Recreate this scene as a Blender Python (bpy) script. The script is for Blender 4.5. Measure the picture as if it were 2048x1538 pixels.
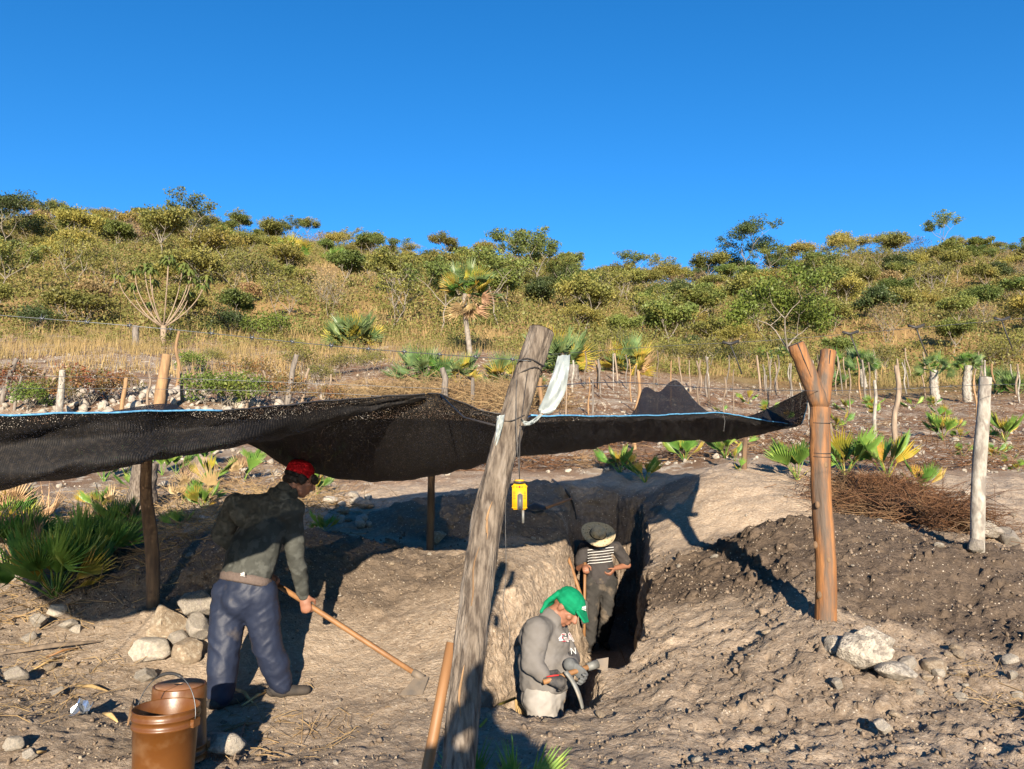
import bpy, bmesh, math, random
import numpy as np
from mathutils import Vector, Matrix, Quaternion
R = math.radians
for o in list(bpy.data.objects): bpy.data.objects.remove(o)
scene = bpy.context.scene
COL = scene.collection

# ------------------------------------------------------------------ camera, sky, sun, exposure
CAM_H = 1.45                      # phone held 1.45 m above the near ground
PITCH = R(7.0)
FPX = 1538.0                      # focal length in pixels of the 2048 px wide photograph
cam_d = bpy.data.cameras.new('camera'); cam = bpy.data.objects.new('camera', cam_d); COL.objects.link(cam)
cam_d.sensor_width = 36.0; cam_d.lens = 36.0 * FPX / 2048.0
cam_d.clip_start = 0.02; cam_d.clip_end = 2000
cam.location = (0, 0, CAM_H); cam.rotation_euler = (R(90) + PITCH, 0, 0)
scene.camera = cam

SUN_EL = R(15.9)
sun_vec = Vector((0.040 * math.cos(SUN_EL), -math.cos(SUN_EL), math.sin(SUN_EL))).normalized()
world = bpy.data.worlds.new('World'); scene.world = world; world.use_nodes = True
wn = world.node_tree
for n in list(wn.nodes): wn.nodes.remove(n)
w_out = wn.nodes.new('ShaderNodeOutputWorld'); w_bg = wn.nodes.new('ShaderNodeBackground')
w_sky = wn.nodes.new('ShaderNodeTexSky'); w_sky.sky_type = 'NISHITA'; w_sky.sun_disc = False
w_sky.sun_elevation = SUN_EL; w_sky.sun_rotation = math.atan2(sun_vec.x, sun_vec.y)
w_sky.altitude = 1200; w_sky.air_density = 0.9; w_sky.dust_density = 0.0; w_sky.ozone_density = 4.0
w_hs = wn.nodes.new('ShaderNodeHueSaturation'); w_hs.inputs['Saturation'].default_value = 1.22
w_bg.inputs['Strength'].default_value = 0.084
wn.links.new(w_sky.outputs[0], w_hs.inputs['Color']); wn.links.new(w_hs.outputs[0], w_bg.inputs['Color'])
wn.links.new(w_bg.outputs[0], w_out.inputs['Surface'])
sun_d = bpy.data.lights.new('sun', 'SUN'); sun_d.energy = 4.9; sun_d.angle = R(0.53); sun_d.color = (1.0, 0.86, 0.68)
sun = bpy.data.objects.new('sun', sun_d); COL.objects.link(sun)
sun.rotation_euler = (-sun_vec).to_track_quat('-Z', 'Y').to_euler()
scene.view_settings.view_transform = 'Standard'; scene.view_settings.look = 'None'
scene.view_settings.exposure = 1.5; scene.view_settings.gamma = 1.0
scene.view_settings.use_curve_mapping = False

# ------------------------------------------------------------------ helpers
CT, ST = math.cos(PITCH), math.sin(PITCH)
def ray(px, py):
    a = (px - 1024.0) / FPX; b = (769.0 - py) / FPX
    d = CT - b * ST
    return a / d, (ST + b * CT) / d          # x per metre of depth, z per metre of depth
def at(px, py, Y):
    a, b = ray(px, py)
    return Vector((a * Y, Y, CAM_H + b * Y))

def _h(ix, iy, iz):
    n = (ix.astype(np.int64) * 374761393 + iy.astype(np.int64) * 668265263 + iz.astype(np.int64) * 1274126177) & 0xffffffff
    n = ((n ^ (n >> 13)) * 1103515245 + 12345) & 0xffffffff
    n = ((n ^ (n >> 16)) * 747796405) & 0xffffffff
    return ((n ^ (n >> 15)) & 0xffff) / 32767.5 - 1.0
def vnoise(x, y, z=None):
    x = np.asarray(x, float); y = np.asarray(y, float)
    z = np.zeros_like(x) if z is None else np.asarray(z, float) + np.zeros_like(x)
    ix, iy, iz = np.floor(x), np.floor(y), np.floor(z)
    fx, fy, fz = x - ix, y - iy, z - iz
    fx = fx*fx*(3-2*fx); fy = fy*fy*(3-2*fy); fz = fz*fz*(3-2*fz)
    r = 0
    for dx in (0, 1):
        for dy in (0, 1):
            for dz in (0, 1):
                w = (fx if dx else 1-fx) * (fy if dy else 1-fy) * (fz if dz else 1-fz)
                r = r + w * _h(ix+dx, iy+dy, iz+dz)
    return r
def fbm(x, y, z=None, o=4):
    s = 0; a = 1; f = 1; t = 0
    for i in range(o):
        s = s + a * vnoise(np.asarray(x)*f + 17.3*i, np.asarray(y)*f - 9.1*i, None if z is None else np.asarray(z)*f)
        t += a; a *= .5; f *= 2.03
    return s / t

def np_mesh(name, V, F, mat=None, smooth=False):
    me = bpy.data.meshes.new(name)
    V = np.asarray(V, np.float32); F = np.asarray(F, np.int32)
    k = F.shape[1]
    me.vertices.add(len(V)); me.vertices.foreach_set('co', V.ravel())
    me.loops.add(F.size); me.loops.foreach_set('vertex_index', F.ravel())
    me.polygons.add(len(F)); me.polygons.foreach_set('loop_start', np.arange(0, F.size, k, dtype=np.int32))
    if smooth: me.polygons.foreach_set('use_smooth', np.ones(len(F), bool))
    me.update(calc_edges=True)
    if mat: me.materials.append(mat)
    return me
class MB:
    def __init__(s): s.v = []; s.f = []
    def add(s, V, F):
        k = len(s.v); s.v += [tuple(p) for p in V]; s.f += [tuple(i + k for i in f) for f in F]; return s
    def tube(s, pts, rad, n=8, cap=True, flat=None):
        pts = [Vector(p) for p in pts]; m = len(pts)
        if not hasattr(rad, '__len__'): rad = [rad] * m
        t0 = (pts[1] - pts[0]).normalized()
        u = t0.orthogonal().normalized(); V = []; F = []
        for i, p in enumerate(pts):
            t = (pts[min(i+1, m-1)] - pts[max(i-1, 0)]).normalized()
            u = (u - t * u.dot(t)).normalized(); w = t.cross(u)
            for j in range(n):
                a = 2 * math.pi * j / n
                V.append(p + (u * math.cos(a) + w * math.sin(a) * (flat or 1)) * rad[i])
        for i in range(m - 1):
            for j in range(n):
                F.append((i*n+j, i*n+(j+1) % n, (i+1)*n+(j+1) % n, (i+1)*n+j))
        if cap: F.append(tuple(reversed(range(n)))); F.append(tuple((m-1)*n + j for j in range(n)))
        return s.add(V, F)
    def box(s, c, sx, sy, sz, M=None):
        V = [Vector((x*sx/2, y*sy/2, z*sz/2)) for x in (-1, 1) for y in (-1, 1) for z in (-1, 1)]
        if M: V = [M @ v for v in V]
        V = [v + Vector(c) for v in V]
        return s.add(V, [(0,1,3,2), (4,6,7,5), (0,4,5,1), (2,3,7,6), (0,2,6,4), (1,5,7,3)])
    def lathe(s, prof, n=32, c=(0, 0, 0)):
        V = []; F = []; m = len(prof)
        for r, z in prof:
            for j in range(n):
                a = 2 * math.pi * j / n
                V.append((c[0] + r * math.cos(a), c[1] + r * math.sin(a), c[2] + z))
        for i in range(m - 1):
            for j in range(n):
                F.append((i*n+j, i*n+(j+1) % n, (i+1)*n+(j+1) % n, (i+1)*n+j))
        return s.add(V, F)
    def mesh(s, name, mat, smooth=True):
        me = bpy.data.meshes.new(name); me.from_pydata(s.v, [], s.f); me.update()
        if smooth: me.polygons.foreach_set('use_smooth', [True] * len(me.polygons))
        if mat: me.materials.append(mat)
        return me
    def obj(s, name, mat, parent=None, smooth=True, **kw):
        return link(name, s.mesh(name, mat, smooth), parent, **kw)

def tag(o, label=None, cat=None, group=None, kind=None):
    if label: o['label'] = label
    if cat: o['category'] = cat
    if group: o['group'] = group
    if kind: o['kind'] = kind
    return o
def link(name, me, parent=None, label=None, cat=None, group=None, kind=None, M=None):
    o = bpy.data.objects.new(name, me); COL.objects.link(o)
    if M is not None: o.matrix_world = M
    if parent is not None:
        o.parent = parent
        if M is None: o.matrix_parent_inverse = parent_inv(parent)
    return tag(o, label, cat, group, kind)
def parent_inv(p):
    return (Matrix.Translation(p.location) @ p.rotation_euler.to_matrix().to_4x4() @ Matrix.Diagonal((*p.scale, 1))).inverted()
def thing(name, loc, label, cat, group=None, rz=0):
    o = bpy.data.objects.new(name, None); COL.objects.link(o); o.empty_display_size = .1
    o.location = loc; o.rotation_euler = (0, 0, rz)
    return tag(o, label, cat, group)
def local(name, me, parent, M=None, label=None):
    """child whose transform is given in the parent's own space"""
    o = bpy.data.objects.new(name, me); COL.objects.link(o); o.parent = parent
    if M is not None: o.matrix_local = M
    if label: o['label'] = label
    return o
def crom(P, n):
    """Catmull-Rom through the rows of P, n samples"""
    P = np.asarray(P, float); m = len(P)
    Q = np.vstack([2*P[0]-P[1], P, 2*P[-1]-P[-2]])
    t = np.linspace(0, m - 1 - 1e-9, n); i = t.astype(int); f = (t - i)[:, None]
    a, b, c, d = Q[i], Q[i+1], Q[i+2], Q[i+3]
    return .5 * (2*b + (c-a)*f + (2*a-5*b+4*c-d)*f*f + (3*b-a-3*c+d)*f**3)

# ------------------------------------------------------------------ materials
def newmat(name):
    m = bpy.data.materials.new(name); m.use_nodes = True
    nt = m.node_tree; nt.nodes.clear()
    out = nt.nodes.new('ShaderNodeOutputMaterial')
    return m, nt, out
def nd(nt, t, ins=None, **props):
    n = nt.nodes.new(t)
    for k, v in props.items(): setattr(n, k, v)
    for k, v in (ins or {}).items():
        if hasattr(v, 'is_linked') or isinstance(v, bpy.types.NodeSocket): nt.links.new(v, n.inputs[k])
        else: n.inputs[k].default_value = v
    return n
def c4(c): return (c[0], c[1], c[2], 1.0)
def mixc(nt, f, a, b):
    n = nt.nodes.new('ShaderNodeMix'); n.data_type = 'RGBA'
    for i, v in ((0, f), (6, a), (7, b)):
        if isinstance(v, bpy.types.NodeSocket): nt.links.new(v, n.inputs[i])
        else: n.inputs[i].default_value = v if i == 0 else c4(v)
    return n.outputs[2]
def ramp(nt, fac, a, b):
    n = nt.nodes.new('ShaderNodeMapRange'); n.inputs[1].default_value = a; n.inputs[2].default_value = b
    nt.links.new(fac, n.inputs[0]); return n.outputs[0]
def noise(nt, vec, scale, detail=4, rough=.55, dist=0):
    n = nt.nodes.new('ShaderNodeTexNoise'); n.inputs['Scale'].default_value = scale; n.inputs['Detail'].default_value = detail
    n.inputs['Roughness'].default_value = rough; n.inputs['Distortion'].default_value = dist
    if vec: nt.links.new(vec, n.inputs['Vector'])
    return n.outputs['Fac']
def coords(nt, kind='Object', stretch=None):
    t = nt.nodes.new('ShaderNodeTexCoord').outputs[kind]
    if stretch:
        m = nt.nodes.new('ShaderNodeMapping'); m.inputs['Scale'].default_value = stretch
        nt.links.new(t, m.inputs['Vector']); t = m.outputs[0]
    return t
def surf(name, c1, c2=None, rough=.8, scale=20, bump=.3, bscale=None, stretch=None, kind='Object', spec=.3, c3=None, s3=4, vary=0, metal=0, bdist=.01, t3=(.5, .62)):
    """principled surface: two colours mixed by noise, a third in patches, bump"""
    m, nt, out = newmat(name)
    v = coords(nt, kind, stretch)
    col = mixc(nt, ramp(nt, noise(nt, v, scale), .35, .65), c1, c2 or tuple(x*.7 for x in c1))
    if c3: col = mixc(nt, ramp(nt, noise(nt, v, s3, 5), *t3), col, c3)
    if vary:
        oi = nt.nodes.new('ShaderNodeObjectInfo')
        hs = nt.nodes.new('ShaderNodeHueSaturation')
        mr = ramp(nt, oi.outputs['Random'], 0, 1)
        a = nt.nodes.new('ShaderNodeMapRange'); a.inputs[3].default_value = 1 - vary; a.inputs[4].default_value = 1 + vary
        nt.links.new(oi.outputs['Random'], a.inputs[0]); nt.links.new(a.outputs[0], hs.inputs['Value'])
        nt.links.new(col, hs.inputs['Color']); col = hs.outputs[0]
    p = nt.nodes.new('ShaderNodeBsdfPrincipled')
    nt.links.new(col, p.inputs['Base Color']); p.inputs['Roughness'].default_value = rough
    p.inputs['Specular IOR Level'].default_value = spec; p.inputs['Metallic'].default_value = metal
    if bump:
        b = nt.nodes.new('ShaderNodeBump'); b.inputs['Strength'].default_value = bump; b.inputs['Distance'].default_value = bdist
        nt.links.new(noise(nt, v, bscale or scale*2, 6), b.inputs['Height']); nt.links.new(b.outputs[0], p.inputs['Normal'])
    nt.links.new(p.outputs[0], out.inputs[0])
    return m
def leafmat(name, c1, c2, c3=None, trans=.3, scale=.6, vary=.25, hue=.03, rough=.5):
    m, nt, out = newmat(name)
    geo = nt.nodes.new('ShaderNodeNewGeometry')
    col = mixc(nt, ramp(nt, noise(nt, geo.outputs['Position'], scale, 3), .38, .62), c1, c2)
    if c3: col = mixc(nt, ramp(nt, noise(nt, geo.outputs['Position'], scale*3.1, 2), .56, .68), col, c3)
    oi = nt.nodes.new('ShaderNodeObjectInfo'); hs = nt.nodes.new('ShaderNodeHueSaturation')
    a = nt.nodes.new('ShaderNodeMapRange'); a.inputs[3].default_value = 1 - vary; a.inputs[4].default_value = 1 + vary
    b = nt.nodes.new('ShaderNodeMapRange'); b.inputs[3].default_value = .5 + hue; b.inputs[4].default_value = .5 - hue
    fr = nt.nodes.new('ShaderNodeMath'); fr.operation = 'FRACT'; ml = nt.nodes.new('ShaderNodeMath'); ml.operation = 'MULTIPLY'; ml.inputs[1].default_value = 7.31
    nt.links.new(oi.outputs['Random'], ml.inputs[0]); nt.links.new(ml.outputs[0], fr.inputs[0])
    nt.links.new(oi.outputs['Random'], a.inputs[0]); nt.links.new(fr.outputs[0], b.inputs[0])
    nt.links.new(a.outputs[0], hs.inputs['Value']); nt.links.new(b.outputs[0], hs.inputs['Hue']); nt.links.new(col, hs.inputs['Color'])
    d = nt.nodes.new('ShaderNodeBsdfPrincipled'); d.inputs['Roughness'].default_value = rough; d.inputs['Specular IOR Level'].default_value = .25
    t = nt.nodes.new('ShaderNodeBsdfTranslucent'); x = nt.nodes.new('ShaderNodeMixShader'); x.inputs[0].default_value = trans
    nt.links.new(hs.outputs[0], d.inputs['Base Color']); nt.links.new(hs.outputs[0], t.inputs['Color'])
    nt.links.new(d.outputs[0], x.inputs[1]); nt.links.new(t.outputs[0], x.inputs[2]); nt.links.new(x.outputs[0], out.inputs[0])
    return m

M = {}
M['rock'] = surf('limestone', (.36, .32, .265), (.25, .22, .175), .9, 9, .7, 22, c3=(.22, .20, .17), s3=5, vary=.22, bdist=.02)
M['rock_pale'] = surf('pale_limestone', (.33, .295, .245), (.215, .19, .155), .9, 8, .8, 18, c3=(.26, .23, .20), s3=4, vary=.15, bdist=.03)
M['rock_tan'] = surf('soil_stained_stone', (.27, .21, .145), (.19, .145, .10), .95, 9, .7, 24, c3=(.34, .29, .22), s3=5, vary=.2, bdist=.02)
M['rock_white'] = surf('broken_white_limestone', (.44, .395, .33), (.30, .265, .215), .9, 7, .9, 16, c3=(.20, .175, .145), s3=5, bdist=.03)
M['limb'] = surf('smooth_tan_limbs', (.27, .205, .145), (.20, .15, .105), .8, 10, 0)
M['bark'] = surf('grey_bark', (.165, .135, .105), (.050, .038, .029), .92, 60, 1.0, 70, (1, 1, .22), c3=(.21, .18, .148), s3=26, t3=(.52, .68), bdist=.012)
M['peeled'] = surf('peeled_orange_wood', (.26, .118, .042), (.150, .068, .028), .70, 26, .8, 44, (1, 1, .13), c3=(.085, .062, .046), s3=15, t3=(.46, .62), bdist=.01)
M['darkwood'] = surf('dark_pole_wood', (.16, .10, .055), (.07, .045, .03), .85, 22, .6, 30, (1, 1, .15), bdist=.008)
M['stake'] = surf('weathered_stake_wood', (.23, .175, .125), (.125, .095, .07), .9, 16, .5, 26, (1, 1, .2), vary=.35, bdist=.006)
M['stake_orange'] = surf('fresh_stake_wood', (.27, .165, .082), (.165, .10, .052), .8, 16, .4, 26, (1, 1, .2), vary=.2)
M['lichen'] = surf('lichen_bark', (.33, .31, .27), (.20, .18, .15), .95, 24, .6, 40, (1, 1, .5), c3=(.16, .14, .12), s3=14, bdist=.008)
M['palebark'] = surf('pale_branch_bark', (.24, .21, .175), (.14, .12, .095), .9, 10, 0)
M['deadgrey'] = surf('dead_grey_wood', (.19, .165, .14), (.085, .072, .06), .9, 18, .5, 30, (1, 1, .2))
M['handle'] = surf('tool_handle_wood', (.235, .120, .048), (.17, .084, .034), .55, 12, .15, 30, (1, 1, .1), spec=.4)
M['steel'] = surf('worn_grey_steel', (.17, .175, .165), (.11, .105, .09), .6, 14, .2, 30, metal=.3, c3=(.28, .22, .16), s3=6)
M['soilsteel'] = surf('soiled_steel', (.17, .135, .10), (.11, .095, .08), .7, 12, .3, 30, metal=.2)
M['wire'] = surf('galvanised_wire', (.12, .13, .14), (.08, .085, .09), .4, 40, 0, metal=.7)
M['blackwire'] = surf('black_wire', (.02, .02, .02), (.035, .03, .028), .6, 20, 0)
M['blackplastic'] = surf('black_plastic', (.022, .022, .024), (.04, .038, .036), .45, 12, .1)
M['bucket'] = surf('brown_plastic', (.100, .036, .0065), (.082, .029, .006), .38, 5, .06, 50, spec=.5, c3=(.16, .085, .038), s3=9, t3=(.52, .80))
M['bucket_base'] = surf('dusty_brown_plastic', (.20, .10, .055), (.15, .07, .035), .55, 9, .1, 40, spec=.4, c3=(.28, .19, .12), s3=4)
M['yellow'] = surf('yellow_plastic', (.62, .33, .008), (.58, .30, .008), .4, 6, 0, spec=.5)
M['greyplastic'] = surf('dark_grey_plastic', (.09, .095, .10), (.07, .072, .075), .45, 10, 0, spec=.5)
M['plastic'] = surf('white_plastic_sheet', (.235, .265, .27), (.19, .22, .225), .35, 8, .3, 14, spec=.5)
M['foil'] = surf('silver_foil', (.62, .64, .66), (.40, .46, .52), .22, 9, .6, 14, metal=.9)
M['rope'] = surf('blue_rope', (.10, .30, .48), (.05, .16, .30), .6, 60, .3, 80)
M['cord'] = surf('grey_cord', (.07, .07, .07), (.04, .04, .04), .8, 60, 0)
M['skin'] = surf('tan_skin', (.235, .108, .066), (.185, .082, .048), .55, 14, .12, 60, spec=.35, bdist=.003)
M['hair'] = surf('black_hair', (.012, .010, .009), (.025, .02, .017), .6, 60, .4, 90)
M['redcap'] = surf('red_knit', (.30, .006, .010), (.21, .005, .008), .95, 40, .5, 120, spec=.1, bdist=.004)
M['blackknit'] = surf('black_knit', (.012, .012, .013), (.02, .02, .02), .95, 40, .4, 120, spec=.1, bdist=.004)
M['camo'] = surf('grey_camouflage_fleece', (.054, .056, .050), (.038, .040, .036), .95, 11, .25, 60, spec=.1, c3=(.070, .073, .066), s3=12, t3=(.50, .58), bdist=.006)
M['ribbing'] = surf('brown_ribbing', (.115, .088, .076), (.088, .068, .06), .95, 60, .3, 120, spec=.1)
M['navy'] = surf('navy_tracksuit', (.0150, .0205, .0400), (.0115, .0160, .0320), .55, 6, .4, 14, spec=.25, c3=(.075, .064, .058), s3=5, t3=(.64, .82), bdist=.012)
M['greyshirt'] = surf('grey_cotton', (.140, .131, .123), (.110, .102, .094), .95, 7, .25, 20, spec=.1, bdist=.01, c3=(.15, .125, .10), s3=4, t3=(.55, .8))
M['greypants'] = surf('pale_grey_trousers', (.27, .255, .235), (.21, .195, .175), .9, 8, .3, 18, spec=.15, bdist=.01)
M['charcoal'] = surf('charcoal_cotton', (.048, .044, .044), (.034, .031, .031), .95, 8, .3, 20, spec=.1, c3=(.13, .11, .09), s3=5, t3=(.58, .8), bdist=.01)
M['blackpants'] = surf('dusty_black_trousers', (.040, .038, .036), (.026, .025, .024), .9, 8, .3, 18, spec=.1, c3=(.13, .105, .08), s3=5, t3=(.55, .72), bdist=.01)
M['green'] = surf('green_cap_cloth', (.0, .17, .075), (.0, .135, .06), .85, 20, .25, 60, spec=.2, bdist=.004)
M['glove'] = surf('black_glove', (.022, .022, .024), (.06, .055, .05), .7, 30, .3, 60, spec=.3)
M['greyglove'] = surf('grey_glove', (.10, .105, .105), (.075, .078, .078), .8, 30, .3, 60)
M['red'] = surf('red_trim', (.55, .03, .03), None, .8, 20, 0)
M['maroon'] = surf('maroon_print', (.33, .05, .07), None, .85, 20, 0)
M['white'] = surf('white_print', (.55, .55, .54), (.48, .48, .47), .8, 20, 0)
M['straw'] = surf('straw_hat_weave', (.40, .34, .22), (.31, .25, .15), .8, 60, .4, 120, bdist=.004)
M['boot'] = surf('dusty_dark_leather', (.022, .020, .019), (.045, .037, .03), .8, 16, .3, 40)
M['husk'] = surf('dry_husk', (.42, .30, .14), (.30, .20, .085), .85, 22, .3, 40, vary=.3)
M['twig'] = surf('brown_twigs', (.150, .072, .032), (.080, .040, .021), .9, 3, 0, kind='Object', c3=(.23, .15, .08), s3=1.2)
M['straw_dry'] = surf('dry_straw', (.31, .22, .11), (.21, .14, .068), .9, 3, 0, c3=(.25, .16, .08), s3=.8)
M['palm'] = leafmat('palm_green', (0.152, 0.267, 0.051), (0.101, 0.204, 0.040), (0.281, 0.356, 0.075), .28, 2.5, .2, .02, .4)
M['palm_blue'] = leafmat('palm_blue_green', (0.138, 0.205, 0.082), (0.095, 0.153, 0.055), (0.216, 0.265, 0.090), .25, 2.0, .18, .02, .4)
M['palm_yellow'] = leafmat('palm_yellow', (0.410, 0.304, 0.043), (0.244, 0.255, 0.043), (0.509, 0.332, 0.088), .3, 2.5, .2, .02, .5)
M['palm_dry'] = leafmat('palm_dry', (0.392, 0.268, 0.145), (0.261, 0.167, 0.087), (0.450, 0.334, 0.203), .2, 2.5, .25, .02, .8)
M['fol_olive'] = leafmat('olive_foliage', (0.201, 0.189, 0.049), (0.140, 0.149, 0.039), (0.262, 0.226, 0.061), .3, .35, .22, .012)
M['fol_green'] = leafmat('green_foliage', (0.152, 0.183, 0.046), (0.104, 0.140, 0.037), (0.220, 0.213, 0.056), .3, .35, .22, .014)
M['fol_dark'] = leafmat('dark_foliage', (.070, .094, .032), (.048, .068, .024), (.115, .125, .038), .25, .4, .22, .012)
M['fol_yellow'] = leafmat('yellow_foliage', (0.262, 0.217, 0.051), (0.189, 0.177, 0.044), (0.317, 0.238, 0.061), .3, .35, .2, .012)
M['fol_bright'] = leafmat('bright_foliage', (0.132, 0.190, 0.037), (0.098, 0.149, 0.030), (0.190, 0.224, 0.046), .35, .6, .18, .014)
M['fol_brown'] = leafmat('dry_foliage', (0.262, 0.177, 0.083), (0.183, 0.128, 0.061), (0.329, 0.244, 0.122), .2, .35, .2, .012)
M['fol_red'] = leafmat('red_autumn_foliage', (.205, .085, .036), (.115, .115, .032), (.25, .135, .045), .3, 1.6, .22, .014)
M['scrub'] = leafmat('scrub_foliage', (0.193, 0.181, 0.049), (0.134, 0.144, 0.039), (0.262, 0.201, 0.076), .3, .16, 0, 0)
M['grass'] = leafmat('dry_grass', (0.317, 0.220, 0.098), (0.207, 0.159, 0.061), (0.390, 0.287, 0.134), .25, .22, 0, 0, .8)
M['grass_green'] = leafmat('green_grass', (.14, .15, .035), (.10, .12, .03), (.26, .20, .07), .3, .5, 0, 0, .7)
# ------------------------------------------------------------------ terrain
# measured ground points: (px, py, depth)
GP = [(100,1505,3.9),(330,1562,3.75),(700,1530,4.0),(1100,1525,4.05),(1300,1500,4.2),(1600,1450,4.6),(2000,1450,4.5),(1800,1520,4.1),
 (560,1405,5.2),(430,1425,5.1),(300,1280,5.9),(100,1300,5.9),(60,1150,7.5),(305,1215,6.3),(500,1085,7.3),(300,1130,7.2),(700,1090,7.6),(860,1100,8.0),
 (800,1250,6.2),(700,1350,5.6),(830,1375,5.3),(900,1180,6.6),(1000,1150,6.8),(1050,1110,7.6),(700,1030,9.8),(750,958,12),(950,956,11.7),(1100,1030,9.5),
 (1200,958,11.8),(1330,956,11.8),(300,1040,9.5),(100,960,13),(450,955,13),(1290,1050,10),(1480,943,11.3),(1350,1000,10.6),(1560,1035,8.6),(1700,1050,8.0),
 (1400,1150,7.4),(1285,1200,6.9),(1350,1250,6.2),(1640,1265,5.5),(1550,1180,6.3),(1800,1100,7.2),(1960,1100,7.3),(1900,1250,5.9),(1800,1370,5.0),
 (1500,1350,5.3),(1250,1335,5.7),(1100,1430,4.95),(940,1410,5.0),(2000,1000,9.5),(1850,1010,9.3),
 (0,880,18),(300,880,18),(0,805,21.5),(300,800,21.5),(0,770,25),(300,765,25),(0,722,31),(300,722,31),(0,690,41),(300,690,41),
 (0,607,56),(300,607,56),(0,545,72),(300,545,72),(0,490,100),(300,490,100),(0,455,132),(300,455,132),
 (600,885,17),(600,805,23),(600,750,30),(600,705,40),(600,625,58),(600,540,95),(600,487,132),
 (900,890,17),(900,810,23),(935,718,34),(900,692,42),(900,620,60),(900,565,92),(900,527,132),
 (1300,872,18),(1300,805,25),(1300,752,35),(1300,727,45),(1300,660,70),(1300,605,100),(1300,566,134),
 (1700,882,18),(1700,822,26),(1700,788,35),(1700,750,48),(1700,680,66),(1700,590,92),(1700,520,132),
 (2040,940,13),(2040,872,20),(2040,803,30),(2040,755,45),(2040,690,63),(2040,580,92),(2040,505,132)]
_u = np.array([ray(a, b)[0] for a, b, c in GP]); _t = np.array([ray(a, b)[1] for a, b, c in GP]); _l = np.log([c for a, b, c in GP])
_P = np.stack([_u * 2.2, _l], 1)
def _tps(r2): return .5 * r2 * np.log(r2 + 1e-9)
_n = len(GP); _A = np.zeros((_n+3, _n+3))
_A[:_n, :_n] = _tps(((_P[:, None] - _P[None])**2).sum(-1)) + np.eye(_n) * 2e-3
_A[:_n, _n] = 1; _A[:_n, _n+1:] = _P; _A[_n, :_n] = 1; _A[_n+1:, :_n] = _P.T
_w = np.linalg.solve(_A, np.concatenate([_t, [0, 0, 0]]))
def sstep(a, b, x):
    t = np.clip((x - a) / (b - a), 0, 1); return t*t*(3-2*t)
def base_h(x, y):
    x = np.asarray(x, float).ravel(); y = np.asarray(y, float).ravel()
    yc = np.clip(y, 3.6, 134); u = np.clip(x / yc, -.74, .74)
    Q = np.stack([u * 2.2, np.log(yc)], 1)
    out = np.empty(len(x))
    for s in range(0, len(x), 20000):
        q = Q[s:s+20000]
        k = _tps(((q[:, None] - _P[None])**2).sum(-1))
        out[s:s+20000] = k @ _w[:_n] + _w[_n] + q @ _w[_n+1:]
    h = CAM_H + out * yc
    w = sstep(4.4, 3.6, y); h = h * (1 - w) + 0.03 * w
    return h - np.clip(y - 134, 0, None) * .22
# trench outline in plan
TR = np.array([(-.30,5.12),(.02,6.2),(.22,6.95),(.42,7.7),(.64,8.6),(.74,9.6),(.80,10.6),(.95,11.05),(1.45,11.1),(1.78,10.8),(1.73,10.0),(1.55,9.0),(1.36,8.0),(1.14,6.95),(.90,5.86),(.68,5.78),(.62,5.4),(.56,5.12),(.3,5.06),(0,5.06)])
def trench_sd(x, y):
    """distance inside the outline, negative outside"""
    d = np.full(x.shape, 1e9); ins = np.zeros(x.shape, bool); n = len(TR)
    for i in range(n):
        a = TR[i]; b = TR[(i+1) % n]; e = b - a
        t = np.clip(((x-a[0])*e[0] + (y-a[1])*e[1]) / (e @ e), 0, 1)
        d = np.minimum(d, np.hypot(x - a[0] - t*e[0], y - a[1] - t*e[1]))
        c = ((a[1] > y) != (b[1] > y)) & (x < (b[0]-a[0]) * (y-a[1]) / (b[1]-a[1] + 1e-12) + a[0])
        ins ^= c
    return np.where(ins, d, -d)
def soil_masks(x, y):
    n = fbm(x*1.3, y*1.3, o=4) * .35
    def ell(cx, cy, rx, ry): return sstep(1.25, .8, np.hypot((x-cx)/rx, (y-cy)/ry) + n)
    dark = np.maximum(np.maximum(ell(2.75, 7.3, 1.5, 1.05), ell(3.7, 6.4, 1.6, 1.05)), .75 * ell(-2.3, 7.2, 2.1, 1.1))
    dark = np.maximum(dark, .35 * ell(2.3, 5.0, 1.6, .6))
    dark = np.maximum(dark, .7 * ell(.9, 10.4, 1.6, .8))  # far bank: dark topsoil, plus shade under the cloth painted into the colour
    dark = np.maximum(dark, .75 * ell(-.6, 9.2, 1.5, .9))  # bank below the net: spoil darkened to deepen the cloth's shadow
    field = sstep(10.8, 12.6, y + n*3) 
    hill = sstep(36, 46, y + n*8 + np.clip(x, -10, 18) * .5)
    return dark, field * (1 - hill), hill
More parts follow.
